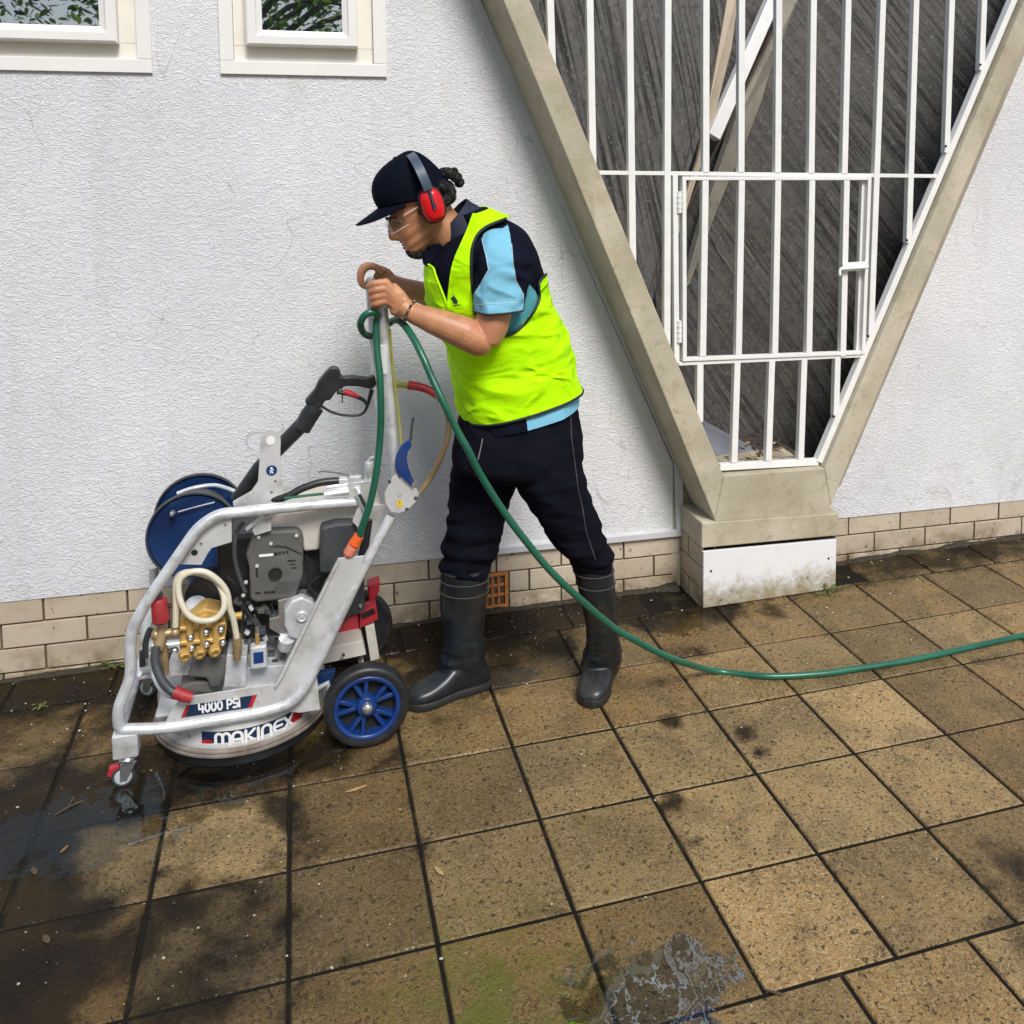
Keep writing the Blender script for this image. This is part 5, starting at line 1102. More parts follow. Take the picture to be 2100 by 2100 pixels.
# ================================================================== THE WORKER
YP = 2.62
skin = mat('skin', (.48, .225, .11), .46, var=.16, scale=30, bump=.35, bscale=190, sss=.12, dirt=(.50, .20, .12), dscale=9, dlo=.5, dhi=.75)
navy = mat('navy_cloth', (.006, .007, .016), .8, var=.3, scale=30, bump=.3, bscale=300, spec=.06)
sky_ = mat('sky_blue_cloth', (.19, .47, .62), .8, var=.06, scale=14, bump=.2, bscale=300, spec=.15)
teal_ = mat('aqua_mesh_cloth', (.09, .33, .38), .8, var=.08, scale=40, bump=.2, bscale=300, spec=.15)
black_c = mat('black_trouser_cloth', (.006, .006, .011), .85, var=.35, scale=12, bump=.3, bscale=200, spec=.06)
hivis = mat('fluorescent_yellow_cloth', (.48, .95, .0), .75, var=.05, scale=5, bump=.12, bscale=250, spec=.15)
_t = hivis.node_tree; _N = lambda k: _t.nodes.new(k); _L = _t.links.new; _b = _t.nodes['Principled BSDF']; _p = worldpos(_N)
_m = _N('ShaderNodeMapping'); _m.inputs['Scale'].default_value = (6, 6, 11); _m.inputs['Rotation'].default_value = (0, .5, 0); _L(_p, _m.inputs['Vector'])
_r = worms(_N, _L, _m.outputs[0], 1.0, .16, 2, (1, 1, 1), .8); _w = noisen(_N, _L, _p, 420, 2)
_L(bumpn(_N, _L, _w, .25, .0008, bumpn(_N, _L, math2(_N, _L, 'ADD', _r, noisen(_N, _L, _m.outputs[0], 2.2, 3)), .55, .010)), _b.inputs['Normal'])
seam = mat('black_piping', (.012, .02, .016), .6)
hairm = mat('black_hair', (.010, .009, .008), .45, var=.4, scale=40, bump=.8, bscale=120)
well = mat('rubber_boot', (.011, .015, .020), .34, var=.35, scale=9, rvar=.14, bump=.12, bscale=50, dirt=(.055, .05, .04), dscale=7, dlo=.5, dhi=.8)
solem = mat('boot_sole', (.016, .016, .015), .55, var=.3)
capm = mat('navy_cap_cloth', (.003, .004, .011), .75, var=.25, scale=25, bump=.3, bscale=300, spec=.06)
muffr = mat('red_muff_plastic', (.62, .006, .010), .28, var=.08, scale=10)
bandm = mat('grey_blue_band', (.055, .085, .12), .4, var=.25, scale=14)
lipm = mat('lip', (.33, .10, .07), .45, var=.1)
eyew = mat('eye_white', (.6, .56, .5), .2, var=.03); eyed = mat('iris', (.03, .018, .01), .15)
pn_ = thing('person', 'worker in yellow vest, navy cap, red ear muffs and rubber boots, gripping the machine handle', 'person', (.6, YP, 0))

def sec(fp, bp, Y, hd, n=40, e=2.4, Yb=None):
    a = P(fp[0], fp[1], Y); b = P(bp[0], bp[1], Yb if Yb else Y); c = (a+b)/2; u = (b-a)/2; v = Vector((0, hd, 0)); out = []
    for k in range(n):
        t = 2*pi*k/n; ct, st = cos(t), sin(t); f = lambda q: math.copysign(abs(q)**(2/e), q)
        out.append(c+u*f(ct)+v*f(st))
    return out
def smooth_rings(rs, m=6):
    n = len(rs[0]); tr = [catmull([r[k] for r in rs], m) for k in range(n)]
    return [[tr[k][i] for k in range(n)] for i in range(len(tr[0]))]
def wrinkle(rs, amp, scale, seed=0, inward=True, fold=None):
    out = []; m = len(rs)
    for i, r in enumerate(rs):
        c = sum(r, Vector())/len(r); q = []
        for p in r:
            d = (p-c); d.normalize(); s = Vector((p.x*scale[0], p.y*scale[1], p.z*scale[2]))+Vector((seed, seed*1.7, 0))
            a = (1-2*abs(noise.noise(s)))*.6+noise.noise(s*2.3)*.4
            q.append(p+d*(a-.3)*amp*(fold(i/(m-1), p) if fold else 1))
        out.append(q)
    return out
def proj(p):                                         # used once, here, to know which cloth panel a face of the garment belongs to
    q = p-Vector((0, 0, CAMH)); z = q.dot(_F); return CX_+F_*q.dot(_R)/z, CY_+F_*q.dot(_D)/z
def inpoly(x, y, poly):
    c = False; n = len(poly); j = n-1
    for i in range(n):
        xi, yi = poly[i]; xj, yj = poly[j]
        if (yi > y) != (yj > y) and x < (xj-xi)*(y-yi)/(yj-yi)+xi: c = not c
        j = i
    return c
def remesh(mb, name, m_, parent, vox, it=6, fac=.5):
    tmp = mb.build('tmp', m_, None, smooth=True)
    a = tmp.modifiers.new('r', 'REMESH'); a.mode = 'VOXEL'; a.voxel_size = vox; a.use_smooth_shade = True
    b_ = tmp.modifiers.new('s', 'SMOOTH'); b_.factor = fac; b_.iterations = it
    dg = bpy.context.evaluated_depsgraph_get(); dg.update(); me = bpy.data.meshes.new_from_object(tmp.evaluated_get(dg)); me.name = name
    org = ORG[parent]; me.transform(Matrix.Translation(-org)); me.materials.clear()
    for q in (m_ if isinstance(m_, (list, tuple)) else [m_]): me.materials.append(q)
    old = tmp.data; bpy.data.objects.remove(tmp); bpy.data.meshes.remove(old)
    o = bpy.data.objects.new(name, me); COL.objects.link(o); o.parent = parent; ORG[o] = org
    me.polygons.foreach_set('use_smooth', [True]*len(me.polygons)); return o

# ---- head frame
HC = P(848, 400, 2.615); hf = Vector((-.83, 0, -.56)).normalized(); hu = Vector((-.56, 0, .83)).normalized(); hs_ = Vector((0, -1, 0))   # hs_: towards the viewer
yawh = Matrix.Rotation(radians(4), 3, hu); hf = yawh @ hf; hs_ = yawh @ hs_
def HL(a, b, s=0): return HC+hf*a+hu*b+hs_*s
def loc_(px, py): p = P(px, py, 2.615)-HC; return p.dot(hf), p.dot(hu)
def interp(tab, x):
    if x <= tab[0][0]: return tab[0][1]
    for (x0, y0), (x1, y1) in zip(tab, tab[1:]):
        if x <= x1:
            t = (x-x0)/(x1-x0); t = t*t*(3-2*t); return y0+(y1-y0)*t
    return tab[-1][1]
prof = sorted([(loc_(px, py)[1], loc_(px, py)[0]) for px, py in ((800, 436), (801, 448), (803, 458), (808, 470), (813, 480), (816, 488), (818.5, 494), (824, 500), (826, 505), (829, 511), (834, 517), (842, 522))])
prof += [(.03, .096), (.06, .085), (.085, .06), (.108, .01)]; prof = [(-.150, .062)]+sorted(prof)
backp = [(-.150, .045), (-.135, .01), (-.11, -.03), (-.085, -.070), (-.05, -.088), (0, -.092), (.04, -.084), (.075, -.060), (.1, -.03), (.108, -.01)]
widp = [(-.150, .012), (-.140, .024), (-.125, .036), (-.10, .050), (-.07, .060), (-.035, .068), (0, .073), (.04, .075), (.075, .062), (.1, .035), (.108, .012)]
nose = [(-.084, 0), (-.076, .010), (-.068, .024), (-.060, .0275), (-.048, .024), (-.034, .018), (-.020, .010), (-.005, 0)]
mb = MB(); rg = []; nn = 72; bs = [-.150+.258*i/76 for i in range(77)]
for b_ in bs:
    af, ab, wd_ = interp(prof, b_), interp(backp, b_), interp(widp, b_); c0 = (af+ab)/2; h0 = (af-ab)/2; r = []
    for k in range(nn):
        t = 2*pi*k/nn; e = 2.25; f = lambda q: math.copysign(abs(q)**(2/e), q)
        a = c0+h0*f(cos(t)); s = wd_*f(sin(t))
        if cos(t) > 0:
            a += interp(nose, b_)*math.exp(-(s/(.0085 if b_ > -.05 else .0125))**2)
            # eye sockets, cheek, mouth
            a -= .011*math.exp(-((abs(s)-.031)/.015)**2-((b_+.034)/.013)**2)
            a += .004*math.exp(-((abs(s)-.038)/.016)**2-((b_+.062)/.016)**2)
            a -= .0035*math.exp(-(s/.024)**2-((b_+.1005)/.0028)**2)
            a += .003*math.exp(-((abs(s)-.026)/.02)**2-((b_+.014)/.008)**2)
        r.append(HL(a, b_, s))
    rg.append(r)
mb.rings(rg)
for sg_ in (-1, 1):                                   # ears
    mb.ball(HL(-.012, -.045, sg_*.073), (.017, .007, .030), 8)
# neck, trunk core
def T_ube(pts, rs, n=20, flat=None, sub=5):
    pts = [P(*q) if not isinstance(q, Vector) else q for q in pts]
    path = catmull(pts, sub); rr_ = []
    for i in range(len(path)):
        t = i/sub; k = min(int(t), len(rs)-2); rr_.append(rs[k]+(rs[k+1]-rs[k])*(t-k))
    mb.tube(path, rr_, n, flat=flat)
T_ube([(880, 425, 2.615), (905, 462, 2.615), (930, 490, 2.62), (975, 530, 2.62)], [.052, .057, .060, .075])
T_ube([(975, 530, 2.62), (1010, 600, 2.62), (1030, 700, 2.62), (1060, 860, 2.62)], [.085, .10, .09, .09], sub=6)
T_ube([(1035, 510, 2.49), (1000, 510, 2.62), (1020, 510, 2.77)], [.038, .05, .038])
T_ube([(1070, 870, 2.56), (1120, 1000, 2.55), (1190, 1110, 2.56), (1225, 1240, 2.59), (1232, 1345, 2.63)], [.07, .065, .05, .045, .035])
T_ube([(1040, 870, 2.68), (1000, 1000, 2.69), (965, 1110, 2.69), (952, 1240, 2.69), (950, 1370, 2.69)], [.07, .065, .05, .045, .035])
# near arm
T_ube([(1035, 515, 2.50), (1026, 560, 2.45), (1017, 620, 2.425), (1008, 668, 2.416), (996, 700, 2.414)], [.036, .043, .049, .046, .038])
T_ube([(1003, 704, 2.413), (985, 700, 2.413), (955, 684, 2.418), (915, 668, 2.43), (875, 653, 2.445), (845, 641, 2.458), (825, 628, 2.468)], [.030, .042, .045, .040, .033, .0265, .027])
# near hand: back of the hand, four curled fingers, thumb behind the tube
def hull(pts, r): 
    for a_, b_ in zip(pts, pts[1:]): mb.tube([a_, b_], r if not isinstance(r, (list, tuple)) else list(r), 12)
T_ube([(828, 630, 2.468), (812, 612, 2.474), (795, 595, 2.482)], [.026, .030, .029], flat=.52)
for k in range(4):
    ky = 579+12.2*k; q = .0022*abs(k-1.2)
    w0, k0, k1, k2, k3 = P(826, 622+6*k, 2.47), P(791+k*1.2, ky, 2.474+q), P(768+k*1.5, ky+3+k*1.2, 2.472+q), P(757+k*2.5, ky+9+k*1.2, 2.492+q), P(762+k*2.8, ky+13+k, 2.520+q)
    mb.tube(catmull([w0, (w0+k0)/2+Vector((0, -.002, 0)), k0], 4), [.014, .0125, .0118], 12)
    mb.tube(catmull([k0, k1, k2, k3], 5), [.0115, .0102, .0094, .0076], 12); mb.ball(k0, .0118, 8); mb.ball(k1, .0106, 8); mb.ball(k3, .0078, 8)
T_ube([(828, 636, 2.475), (818, 640, 2.50), (804, 628, 2.535), (792, 616, 2.560)], [.019, .015, .0115, .0085], 12)
mb.ball(P(818, 634, 2.478), (.026, .018, .022), 10)
# far arm and hand
T_ube([(1035, 515, 2.76), (1015, 580, 2.81), (985, 640, 2.83), (930, 622, 2.84), (873, 603, 2.85), (825, 588, 2.865), (798, 578, 2.875)], [.036, .044, .044, .042, .036, .028, .026])
T_ube([(800, 578, 2.875), (787, 566, 2.878), (772, 556, 2.88)], [.026, .028, .022], flat=.75)
for k in range(4):
    dy = .019*k; o = -1.8*k; Yh = 2.855+dy; s2 = (1-.028*k)
    pts = [P(786+o, 560+o, Yh), P(768+o, 547+o+k, Yh), P(750+o, 550+o+k, Yh), P(741+o*.6, 566+o*.4, Yh), P(744+o*.6, 584+o*.2, Yh), P(755+o*.6, 590+o*.2, Yh)]
    mb.tube(catmull(pts, 4), [.0125, .0112, .0104, .0098, .0088, .0075], 12); mb.ball(pts[-1], .0076, 8); mb.ball(pts[2], .0108, 8)
T_ube([(800, 590, 2.86), (787, 592, 2.85), (771, 592, 2.848), (760, 590, 2.85)], [.018, .0135, .011, .0085], 12)
body = remesh(mb, 'body', skin, pn_, .0027, 5)

# ---- face details
def child(mb_, name, m_, parent=None, **k): return mb_.build(name, m_, parent or pn_, **k)
for sg_ in (1, -1):
    s = MB(); s.ball(HL(.071, -.034, sg_*.031), .0118, 12); e_ = child(s, 'eyeball', eyew)
    s = MB(); s.ball(HL(.0805, -.036, sg_*.0315), (.0034, .0052, .0052), 8); child(s, 'iris', eyed, e_)
    s = MB(); s.tube(catmull([HL(.083, -.031, sg_*.020), HL(.086, -.027, sg_*.030), HL(.078, -.032, sg_*.044)]), .0022, 8); child(s, 'eyelid', skin, e_)
    s = MB(); s.tube(catmull([HL(.097, -.017, sg_*.014), HL(.095, -.013, sg_*.030), HL(.083, -.018, sg_*.048)]), [.003, .0034, .0015], 8, flat=1.6); child(s, 'eyebrow', hairm)
s = MB(); s.tube(catmull([HL(interp(prof, -.097)-.012, -.0990, -.020), HL(interp(prof, -.097)-.001, -.0965, 0), HL(interp(prof, -.097)-.012, -.0990, .020)]), [.0015, .0042, .0015], 10)
s.tube(catmull([HL(interp(prof, -.107)-.012, -.1040, -.018), HL(interp(prof, -.107)-.001, -.1060, 0), HL(interp(prof, -.107)-.012, -.1040, .018)]), [.0015, .0046, .0015], 10); parts(s, 'lip', lipm, pn_)
def hairblob(name, balls, seed, vox=.004, curl=.010, n=260, L_=.020, lab=None):
    m2 = MB(); rr = random.Random(seed)
    for c, r in balls: m2.ball(c, r, 9)
    m3 = MB()
    for c, r in balls: m3.ball(c, tuple(q*.92 for q in r) if hasattr(r, '__len__') else r*.92, 9)
    for k in range(n):
        c, r = rr.choice(balls); R = Vector(r) if hasattr(r, '__len__') else Vector((r, r, r))
        d = Vector([rr.gauss(0, 1) for _ in range(3)]).normalized(); p = c+Vector((d.x*R.x, d.y*R.y, d.z*R.z))*.95
        t = d.cross(Vector([rr.gauss(0, 1) for _ in range(3)])).normalized()
        m3.tube(catmull([p-t*L_*.5, p+d*.002, p+t*L_*.5+d*rr.uniform(-.001, .003)], 3), [.0007, .0017, .0004], 5)
    return child(m3, name, hairm, fixn=False)
hairblob('bun', [(P(922, 357, 2.60), (.015, .018, .011)), (P(936, 364, 2.60), .013), (P(942, 374, 2.61), (.010, .015, .011)), (P(914, 352, 2.61), (.016, .015, .008)), (P(931, 352, 2.60), .007)], 3, n=1500)
hairblob('nape_hair', [(HL(-.085, -.045, 0), (.022, .055, .03)), (P(921, 400, 2.60), (.014, .06, .024)), (P(915, 410, 2.56), (.014, .025, .016)), (P(905, 385, 2.57), (.02, .03, .02))], 5, n=700)
hairblob('sideburn', [(P(862, 430, 2.553), (.010, .006, .014))], 8, n=160, L_=.008)
hairblob('goatee', [(HL(.087, -.141, 0), (.024, .027, .0145)), (HL(.070, -.145, 0), (.022, .028, .012)), (HL(.097, -.130, 0), (.0125, .020, .013)), (HL(.052, -.141, 0), (.016, .028, .009)), (HL(.102, -.121, 0), (.007, .013, .010))], 9, n=1500, L_=.009)
s = MB(); s.tube(catmull([HL(interp(prof, -.088)-.009, -.089, -.020), HL(interp(prof, -.087)-.0005, -.0875, -.006), HL(interp(prof, -.087)-.0005, -.0875, .006), HL(interp(prof, -.088)-.009, -.089, .020), HL(interp(prof, -.1)-.016, -.100, .026)]), [.0010, .0022, .0022, .0016, .0010], 7); child(s, 'moustache', hairm)
# ---- cap
rg = []; A_, S_, B_ = .104, .0855, .112
def edge_b(a): return -.020+.42*a
for i in range(26):
    t = i/25; r = []
    for k in range(64):
        th = 2*pi*k/64; ca, sa = cos(th), sin(th)
        ph = t*pi/2; rad = cos(ph)**.62; hgt = sin(ph)
        a = .004+A_*ca*rad; s_ = S_*sa*rad; eb = edge_b(.004+A_*ca)
        b_ = eb+(B_+.002-eb)*hgt**.95 if t < 1 else B_+.002
        sw = .0006*cos(th*6) if t > .15 else 0
        r.append(HL(a-.006-.02*t*t, b_, s_))
    rg.append(r)
s = MB(); s.rings(rg[:-1], caps=False); b0 = len(s.v)-64; s.face(range(b0, b0+64)); cp_ = child(s, 'cap', capm, solid=.002)
s = MB(); na, ns = 10, 28
for j in range(na+1):
    for i in range(ns+1):
        q = (i/ns*2-1); s_ = q*.077; amin = .004+A_*sqrt(max(0, 1-(s_/S_)**2))-.004; amax = .030+.150*(1-abs(q)**2.6)**.6+.0
        amax = max(amin+.002, amax); a = amin+(amax-amin)*j/na
        s.v.append(HL(a, edge_b(.004+A_*sqrt(max(0, 1-(s_/S_)**2)))*(1-j/na)+.024*(j/na)-.030*abs(q)**2*(j/na)**.7, s_))
for j in range(na):
    for i in range(ns): a = j*(ns+1)+i; s.face((a, a+1, a+ns+2, a+ns+1))
child(s, 'brim', capm, cp_, solid=.003)
s = MB(); s.lathe([(.006, 0), (.005, .004), (.001, .005)], HL(-.016, .113, 0), hu, 12); child(s, 'cap_button', capm, cp_)
for k in range(6):
    th = 2*pi*k/6+.5; pts = [rg[i][int(th/(2*pi)*64) % 64]+(rg[i][int(th/(2*pi)*64) % 64]-HL(0, 0, 0)).normalized()*.0008 for i in range(0, 25, 3)]
    s = MB(); s.tube(pts, .0009, 5); child(s, 'cap_seam', capm, cp_)
# ---- ear muffs
mo = (P(897, 472, 2.5)-P(871, 388, 2.5)).normalized(); up_m = -mo; fw = up_m.cross(Vector((0, 1, 0))).normalized()
em = None
for sg_ in (1, -1):
    c = P(885, 420, 2.530) if sg_ == 1 else P(885, 420, 2.530)+Vector((0, .172, 0))
    def el(r1, r2, h, n=40, e=2.6):
        out = []
        for k in range(n):
            t = 2*pi*k/n; f = lambda q: math.copysign(abs(q)**(2/e), q); out.append(c+fw*(r1*f(cos(t)))+up_m*(r2*f(sin(t)))+Vector((0, -sg_*h, 0)))
        return out
    s = MB(); s.rings([el(.033, .048, -.012), el(.036, .052, -.008), el(.036, .052, .004), el(.034, .050, .008)]); cu = child(s, 'ear_cushion', M['black2'])
    s = MB(); s.rings([el(.030, .045, .008), el(.0315, .047, .012), el(.0305, .046, .022), el(.026, .041, .031), el(.018, .032, .0355), el(.004, .010, .037)]); cupo = child(s, 'ear_muff', muffr)
    s = MB(); q0 = c+Vector((0, -sg_*.0345, 0)); s.bar(q0+up_m*.047+Vector((0, sg_*.004, 0)), q0-up_m*.012, .013, .008); child(s, 'muff_slot', M['black2'], cupo, bevel=.002)
    s = MB(); s.tube([q0+up_m*.040+Vector((0, -sg_*.006, 0)), q0-up_m*.010+Vector((0, -sg_*.006, 0))], .0022, 8); s.ball(q0-up_m*.010+Vector((0, -sg_*.006, 0)), .0032, 6); child(s, 'muff_slider', bandm, cupo)
cn_ = P(885, 420, 2.530); m0 = cn_+up_m*.044+Vector((0, -.036, 0)); m1 = m0+Vector((0, .172+.072, 0)); crown = P(838, 316, 2.612)
s = MB(); b0 = 0; mid = (m0+m1)/2; V_ = crown-mid; N_ = 40
fwv = V_.cross(Vector((0, 1, 0))).normalized()
for i in range(N_+1):
    th = -pi/2+pi*i/N_; f = lambda q, e: math.copysign(abs(q)**e, q)
    p = mid+V_*(abs(cos(th))**.8)+Vector((0, f(sin(th), .85)*(m1-m0).length/2, 0)); nrm = (p-(mid+V_*.25)).normalized()
    for w__, h__ in ((-.0125, -.0015), (.0125, -.0015), (.0125, .002), (-.0125, .002)): s.v.append(p+fwv*w__+nrm*h__)
for i in range(N_):
    for k in range(4): a = i*4; s.face((a+k, a+(k+1) % 4, a+4+(k+1) % 4, a+4+k))
s.face((3, 2, 1, 0)); s.face([N_*4+k for k in range(4)]); hbnd = child(s, 'headband', bandm)
# ---- safety glasses
gm2, t, b, N, L = newmat('clear_lens'); t.nodes.remove(b); ms = N('ShaderNodeMixShader'); ms.inputs[0].default_value = .16; tr = N('ShaderNodeBsdfTransparent'); tr.inputs[0].default_value = (.86, .88, .88, 1); gl = N('ShaderNodeBsdfGlossy'); gl.inputs['Roughness'].default_value = .05
L(tr.outputs[0], ms.inputs[1]); L(gl.outputs[0], ms.inputs[2]); L(ms.outputs[0], t.nodes['Material Output'].inputs[0])
s = MB(); n = 24
for i in range(n+1):
    q = i/n*2-1; s_ = q*.064; a = .118-.050*abs(q)**2.2
    s.v.append(HL(a-.004, -.020, s_)); s.v.append(HL(a, -.052-.0+.010*math.exp(-(q/.13)**2), s_))
for i in range(n): s.face((2*i, 2*i+2, 2*i+3, 2*i+1))
gls = child(s, 'safety_glasses', gm2, fixn=False)
for sg_ in (1, -1):
    s = MB(); s.tube(catmull([HL(.064, -.024, sg_*.065), HL(.03, -.026, sg_*.074), HL(.0, -.028, sg_*.078)]), .0016, 8); child(s, 'temple_arm', mat('pale_frame', (.6, .55, .5), .3), gls)
s = MB(); s.tube([s_ for s_ in [HL(.118-.050*abs(i/12)**2.2+.0005, -.052+.010*math.exp(-(i/12/.13)**2), i/12*.064) for i in range(-12, 13)]], .0013, 6); child(s, 'lens_edge', mat('edge_glint', (.75, .72, .68), .3), gls)  # pale tube paints the glint on the lower lens edge

# ---- polo shirt
NS = 210
tor = [((955, 880), (1179, 818), .166), ((952, 856), (1177, 796), .160), ((950, 820), (1162, 762), .150), ((944, 760), (1150, 718), .150), ((930, 705), (1136, 672), .157), ((892, 650), (1130, 634), .174), ((878, 600), (1116, 597), .182), ((877, 550), (1104, 552), .190), ((886, 522), (1093, 512), .190), ((904, 498), (1076, 480), .178), ((926, 482), (1052, 458), .150), ((946, 470), (1020, 444), .112), ((938, 458), (1000, 432), .086), ((930, 442), (985, 425), .070)]
def grow(t_, d): return [((f_[0]-d*720, f_[1]), (b_[0]+d*720, b_[1]), h_+d) for f_, b_, h_ in t_]
rs = smooth_rings([sec(f_, b_, YP, h_, NS, 2.5) for f_, b_, h_ in tor], 15)
rs = wrinkle(rs, .006, (14, 14, 9), 3)
s = MB(); s.rings(rs)
zz2 = lambda x, y: (700+.3209*x, 280+.3209*y)
side_p = [zz2(*q) for q in ((1185, 925), (1290, 1050), (1230, 1180), (1050, 1320), (960, 1300), (1100, 1100))]
sh = s.build('polo_shirt', [navy, sky_, teal_], pn_)
def assign(o, fn):
    me = o.data; org = ORG[o]; idx = []
    for p_ in me.polygons:
        c = p_.center+org; x, y = proj(c); idx.append(fn(c, x, y))
    me.polygons.foreach_set('material_index', idx)
def mir(c): return c if c.y < YP else Vector((c.x, 2*YP-c.y, c.z))
def shf(c, x, y):
    x, y = proj(mir(c))
    if inpoly(x, y, side_p): return 2
    if x > 1082 and y > 800: return 1
    return 0
assign(sh, shf)
# collar
col_ = [((938, 446), (984, 405), .062), ((928, 470), (988, 424), .068), ((918, 500), (985, 440), .076)]
crings = []
for (f_, b_, h_) in (((925, 500), (982, 424), .066), ((905, 486), (966, 415), .060), ((898, 478), (957, 408), .062), ((906, 510), (980, 434), .075), ((912, 522), (984, 446), .080)):
    crings.append(sec(f_, b_, YP, h_, 48, 2.1))
s = MB(); s.rings(smooth_rings(crings[:3], 4)+smooth_rings(crings[2:], 4)[1:], caps=False); child(s, 'collar', mat('collar_cloth', (.010, .014, .035), .75, var=.2, scale=30), sh, solid=.0025)
s = MB(); s.prism([P(x, y, 2.575) for x, y in ((905, 495), (868, 520), (872, 545), (905, 560), (922, 600), (935, 520))], (0, .05, 0)); child(s, 'placket', navy, sh, bevel=.003)
# sleeves
blue_p = [zz2(*q) for q in ((1030, 520), (960, 560), (885, 615), (905, 680), (925, 760), (942, 850), (895, 940), (845, 1010), (850, 1150), (1165, 1130), (1165, 1010), (1115, 920), (1098, 820), (1088, 700), (1070, 590), (1050, 530))]
def sleeve(mirror):
    ss = [((1022, 462), (1050, 458), 2.53, .02), ((992, 478), (1080, 482), 2.49, .055), ((976, 515), (1090, 522), 2.455, .078), ((968, 560), (1086, 566), 2.44, .078), ((970, 600), (1078, 602), 2.43, .072), ((973, 622), (1073, 618), 2.425, .069), ((975, 640), (1071, 631), 2.42, .067)]
    if mirror:
        rs_ = [sec(f_, b_, 2*YP-Y_, h_, 150, 2.2) for f_, b_, Y_, h_ in ss]
        for i, r in enumerate(rs_):
            for p in r: p += Vector((-.02*i/6, 0, .0))
        rs_ = [[Vector((p.x, p.y, p.z)) for p in r] for r in rs_]
    else: rs_ = [sec(f_, b_, Y_, h_, 150, 2.2) for f_, b_, Y_, h_ in ss]
    rr_ = wrinkle(smooth_rings(rs_, 18), .009, (10, 22, 20), 8)
    s = MB(); s.rings(rr_, caps=False); o = s.build('sleeve', [navy, sky_], pn_, solid=.003)
    assign(o, lambda c, x, y: 1 if inpoly(*proj(mir(c)), blue_p) else 0)
    s = MB(); s.tube([p*1 for p in rr_[-1]], .0032, 8, closed=True); child(s, 'sleeve_hem', seam, o)
    return o, rr_
slv, slr = sleeve(False); sleeve(True)
def bvh(o, extra=0):
    me = o.data; org = ORG[o]; return BVHTree.FromPolygons([v.co+org for v in me.vertices], [tuple(p.vertices) for p in me.polygons])
def drape(tree, pts, lift, dense=6, mirror=False):
    out = []
    for i, (a, b_) in enumerate(zip(pts, pts[1:])):
        for k in range(dense):
            x = a[0]+(b_[0]-a[0])*k/dense; y = a[1]+(b_[1]-a[1])*k/dense; d = ray(x, y).normalized()
            hit = tree.ray_cast(Vector((0, 0, CAMH)), d)
            if hit[0] is not None: out.append(hit[0]+(hit[1] if hit[1].dot(d) < 0 else -hit[1])*lift)
    return out
tsl = bvh(slv)
for pp in ([(1087, 690), (1090, 720), (1098, 820), (1115, 920), (1160, 1010), (1156, 1095)], [(900, 650), (905, 680), (925, 760), (942, 850), (895, 940), (850, 1010)], [(862, 1075), (1000, 1068), (1150, 1062)]):
    pts = drape(tsl, [zz2(*q) for q in pp], .0015)
    if len(pts) > 3: s = MB(); s.tube(pts, .0012, 6); child(s, 'seam_piping', mat('pale_piping', (.42, .55, .62), .7), slv)

# ---- trousers
def leg(secs, name, seed):
    rs_ = [sec(f_, b_, Y_, h_, 72, 2.25) for f_, b_, Y_, h_ in secs]
    return wrinkle(smooth_rings(rs_, 10), .018, (7, 9, 22), seed, fold=lambda t, p: .35+.9*t)
s = MB()
pel = [((946, 850), (1168, 798), 2.62, .146), ((937, 890), (1182, 848), 2.62, .164), ((930, 945), (1190, 920), 2.62, .170), ((950, 965), (1165, 955), 2.62, .150), ((1010, 980), (1100, 978), 2.62, .09)]
s.rings(wrinkle(smooth_rings([sec(f_, b_, Y_, h_, 72, 2.3) for f_, b_, Y_, h_ in pel], 6), .007, (9, 9, 17), 2))
s.rings(leg([((934, 890), (1090, 890), 2.695, .088), ((929, 945), (1074, 950), 2.695, .092), ((924, 1000), (1052, 1000), 2.695, .088), ((919, 1055), (1034, 1055), 2.69, .082), ((913, 1105), (1024, 1105), 2.69, .078), ((905, 1138), (1014, 1140), 2.69, .074), ((904, 1160), (1004, 1158), 2.685, .064), ((908, 1180), (1000, 1176), 2.685, .056)], 'l', 4))
s.rings(leg([((1020, 890), (1184, 880), 2.55, .090), ((1034, 940), (1190, 935), 2.545, .096), ((1056, 992), (1204, 1000), 2.54, .092), ((1088, 1044), (1224, 1058), 2.54, .086), ((1118, 1090), (1240, 1100), 2.54, .080), ((1140, 1122), (1252, 1124), 2.54, .076), ((1168, 1150), (1253, 1144), 2.54, .062), ((1178, 1170), (1250, 1162), 2.545, .050)], 'r', 6))
tro = remesh(s, 'trousers', black_c, pn_, .0045, 3)
ttr = bvh(tro)
pts = drape(ttr, [(1169, 840), (1172, 900), (1180, 960), (1185, 1000), (1194, 1040), (1202, 1090), (1215, 1130), (1222, 1150)], .0008, 8); s = MB(); s.tube(pts, .0015, 6); child(s, 'side_seam', mat('grey_thread', (.06, .055, .06), .8), tro)
pts = drape(ttr, [(990, 900), (985, 925), (980, 945)], .0008, 8)
if len(pts) > 3: s = MB(); s.tube(pts, .0018, 6); child(s, 'pocket_trim', mat('grey_trim', (.20, .19, .19), .7), tro)

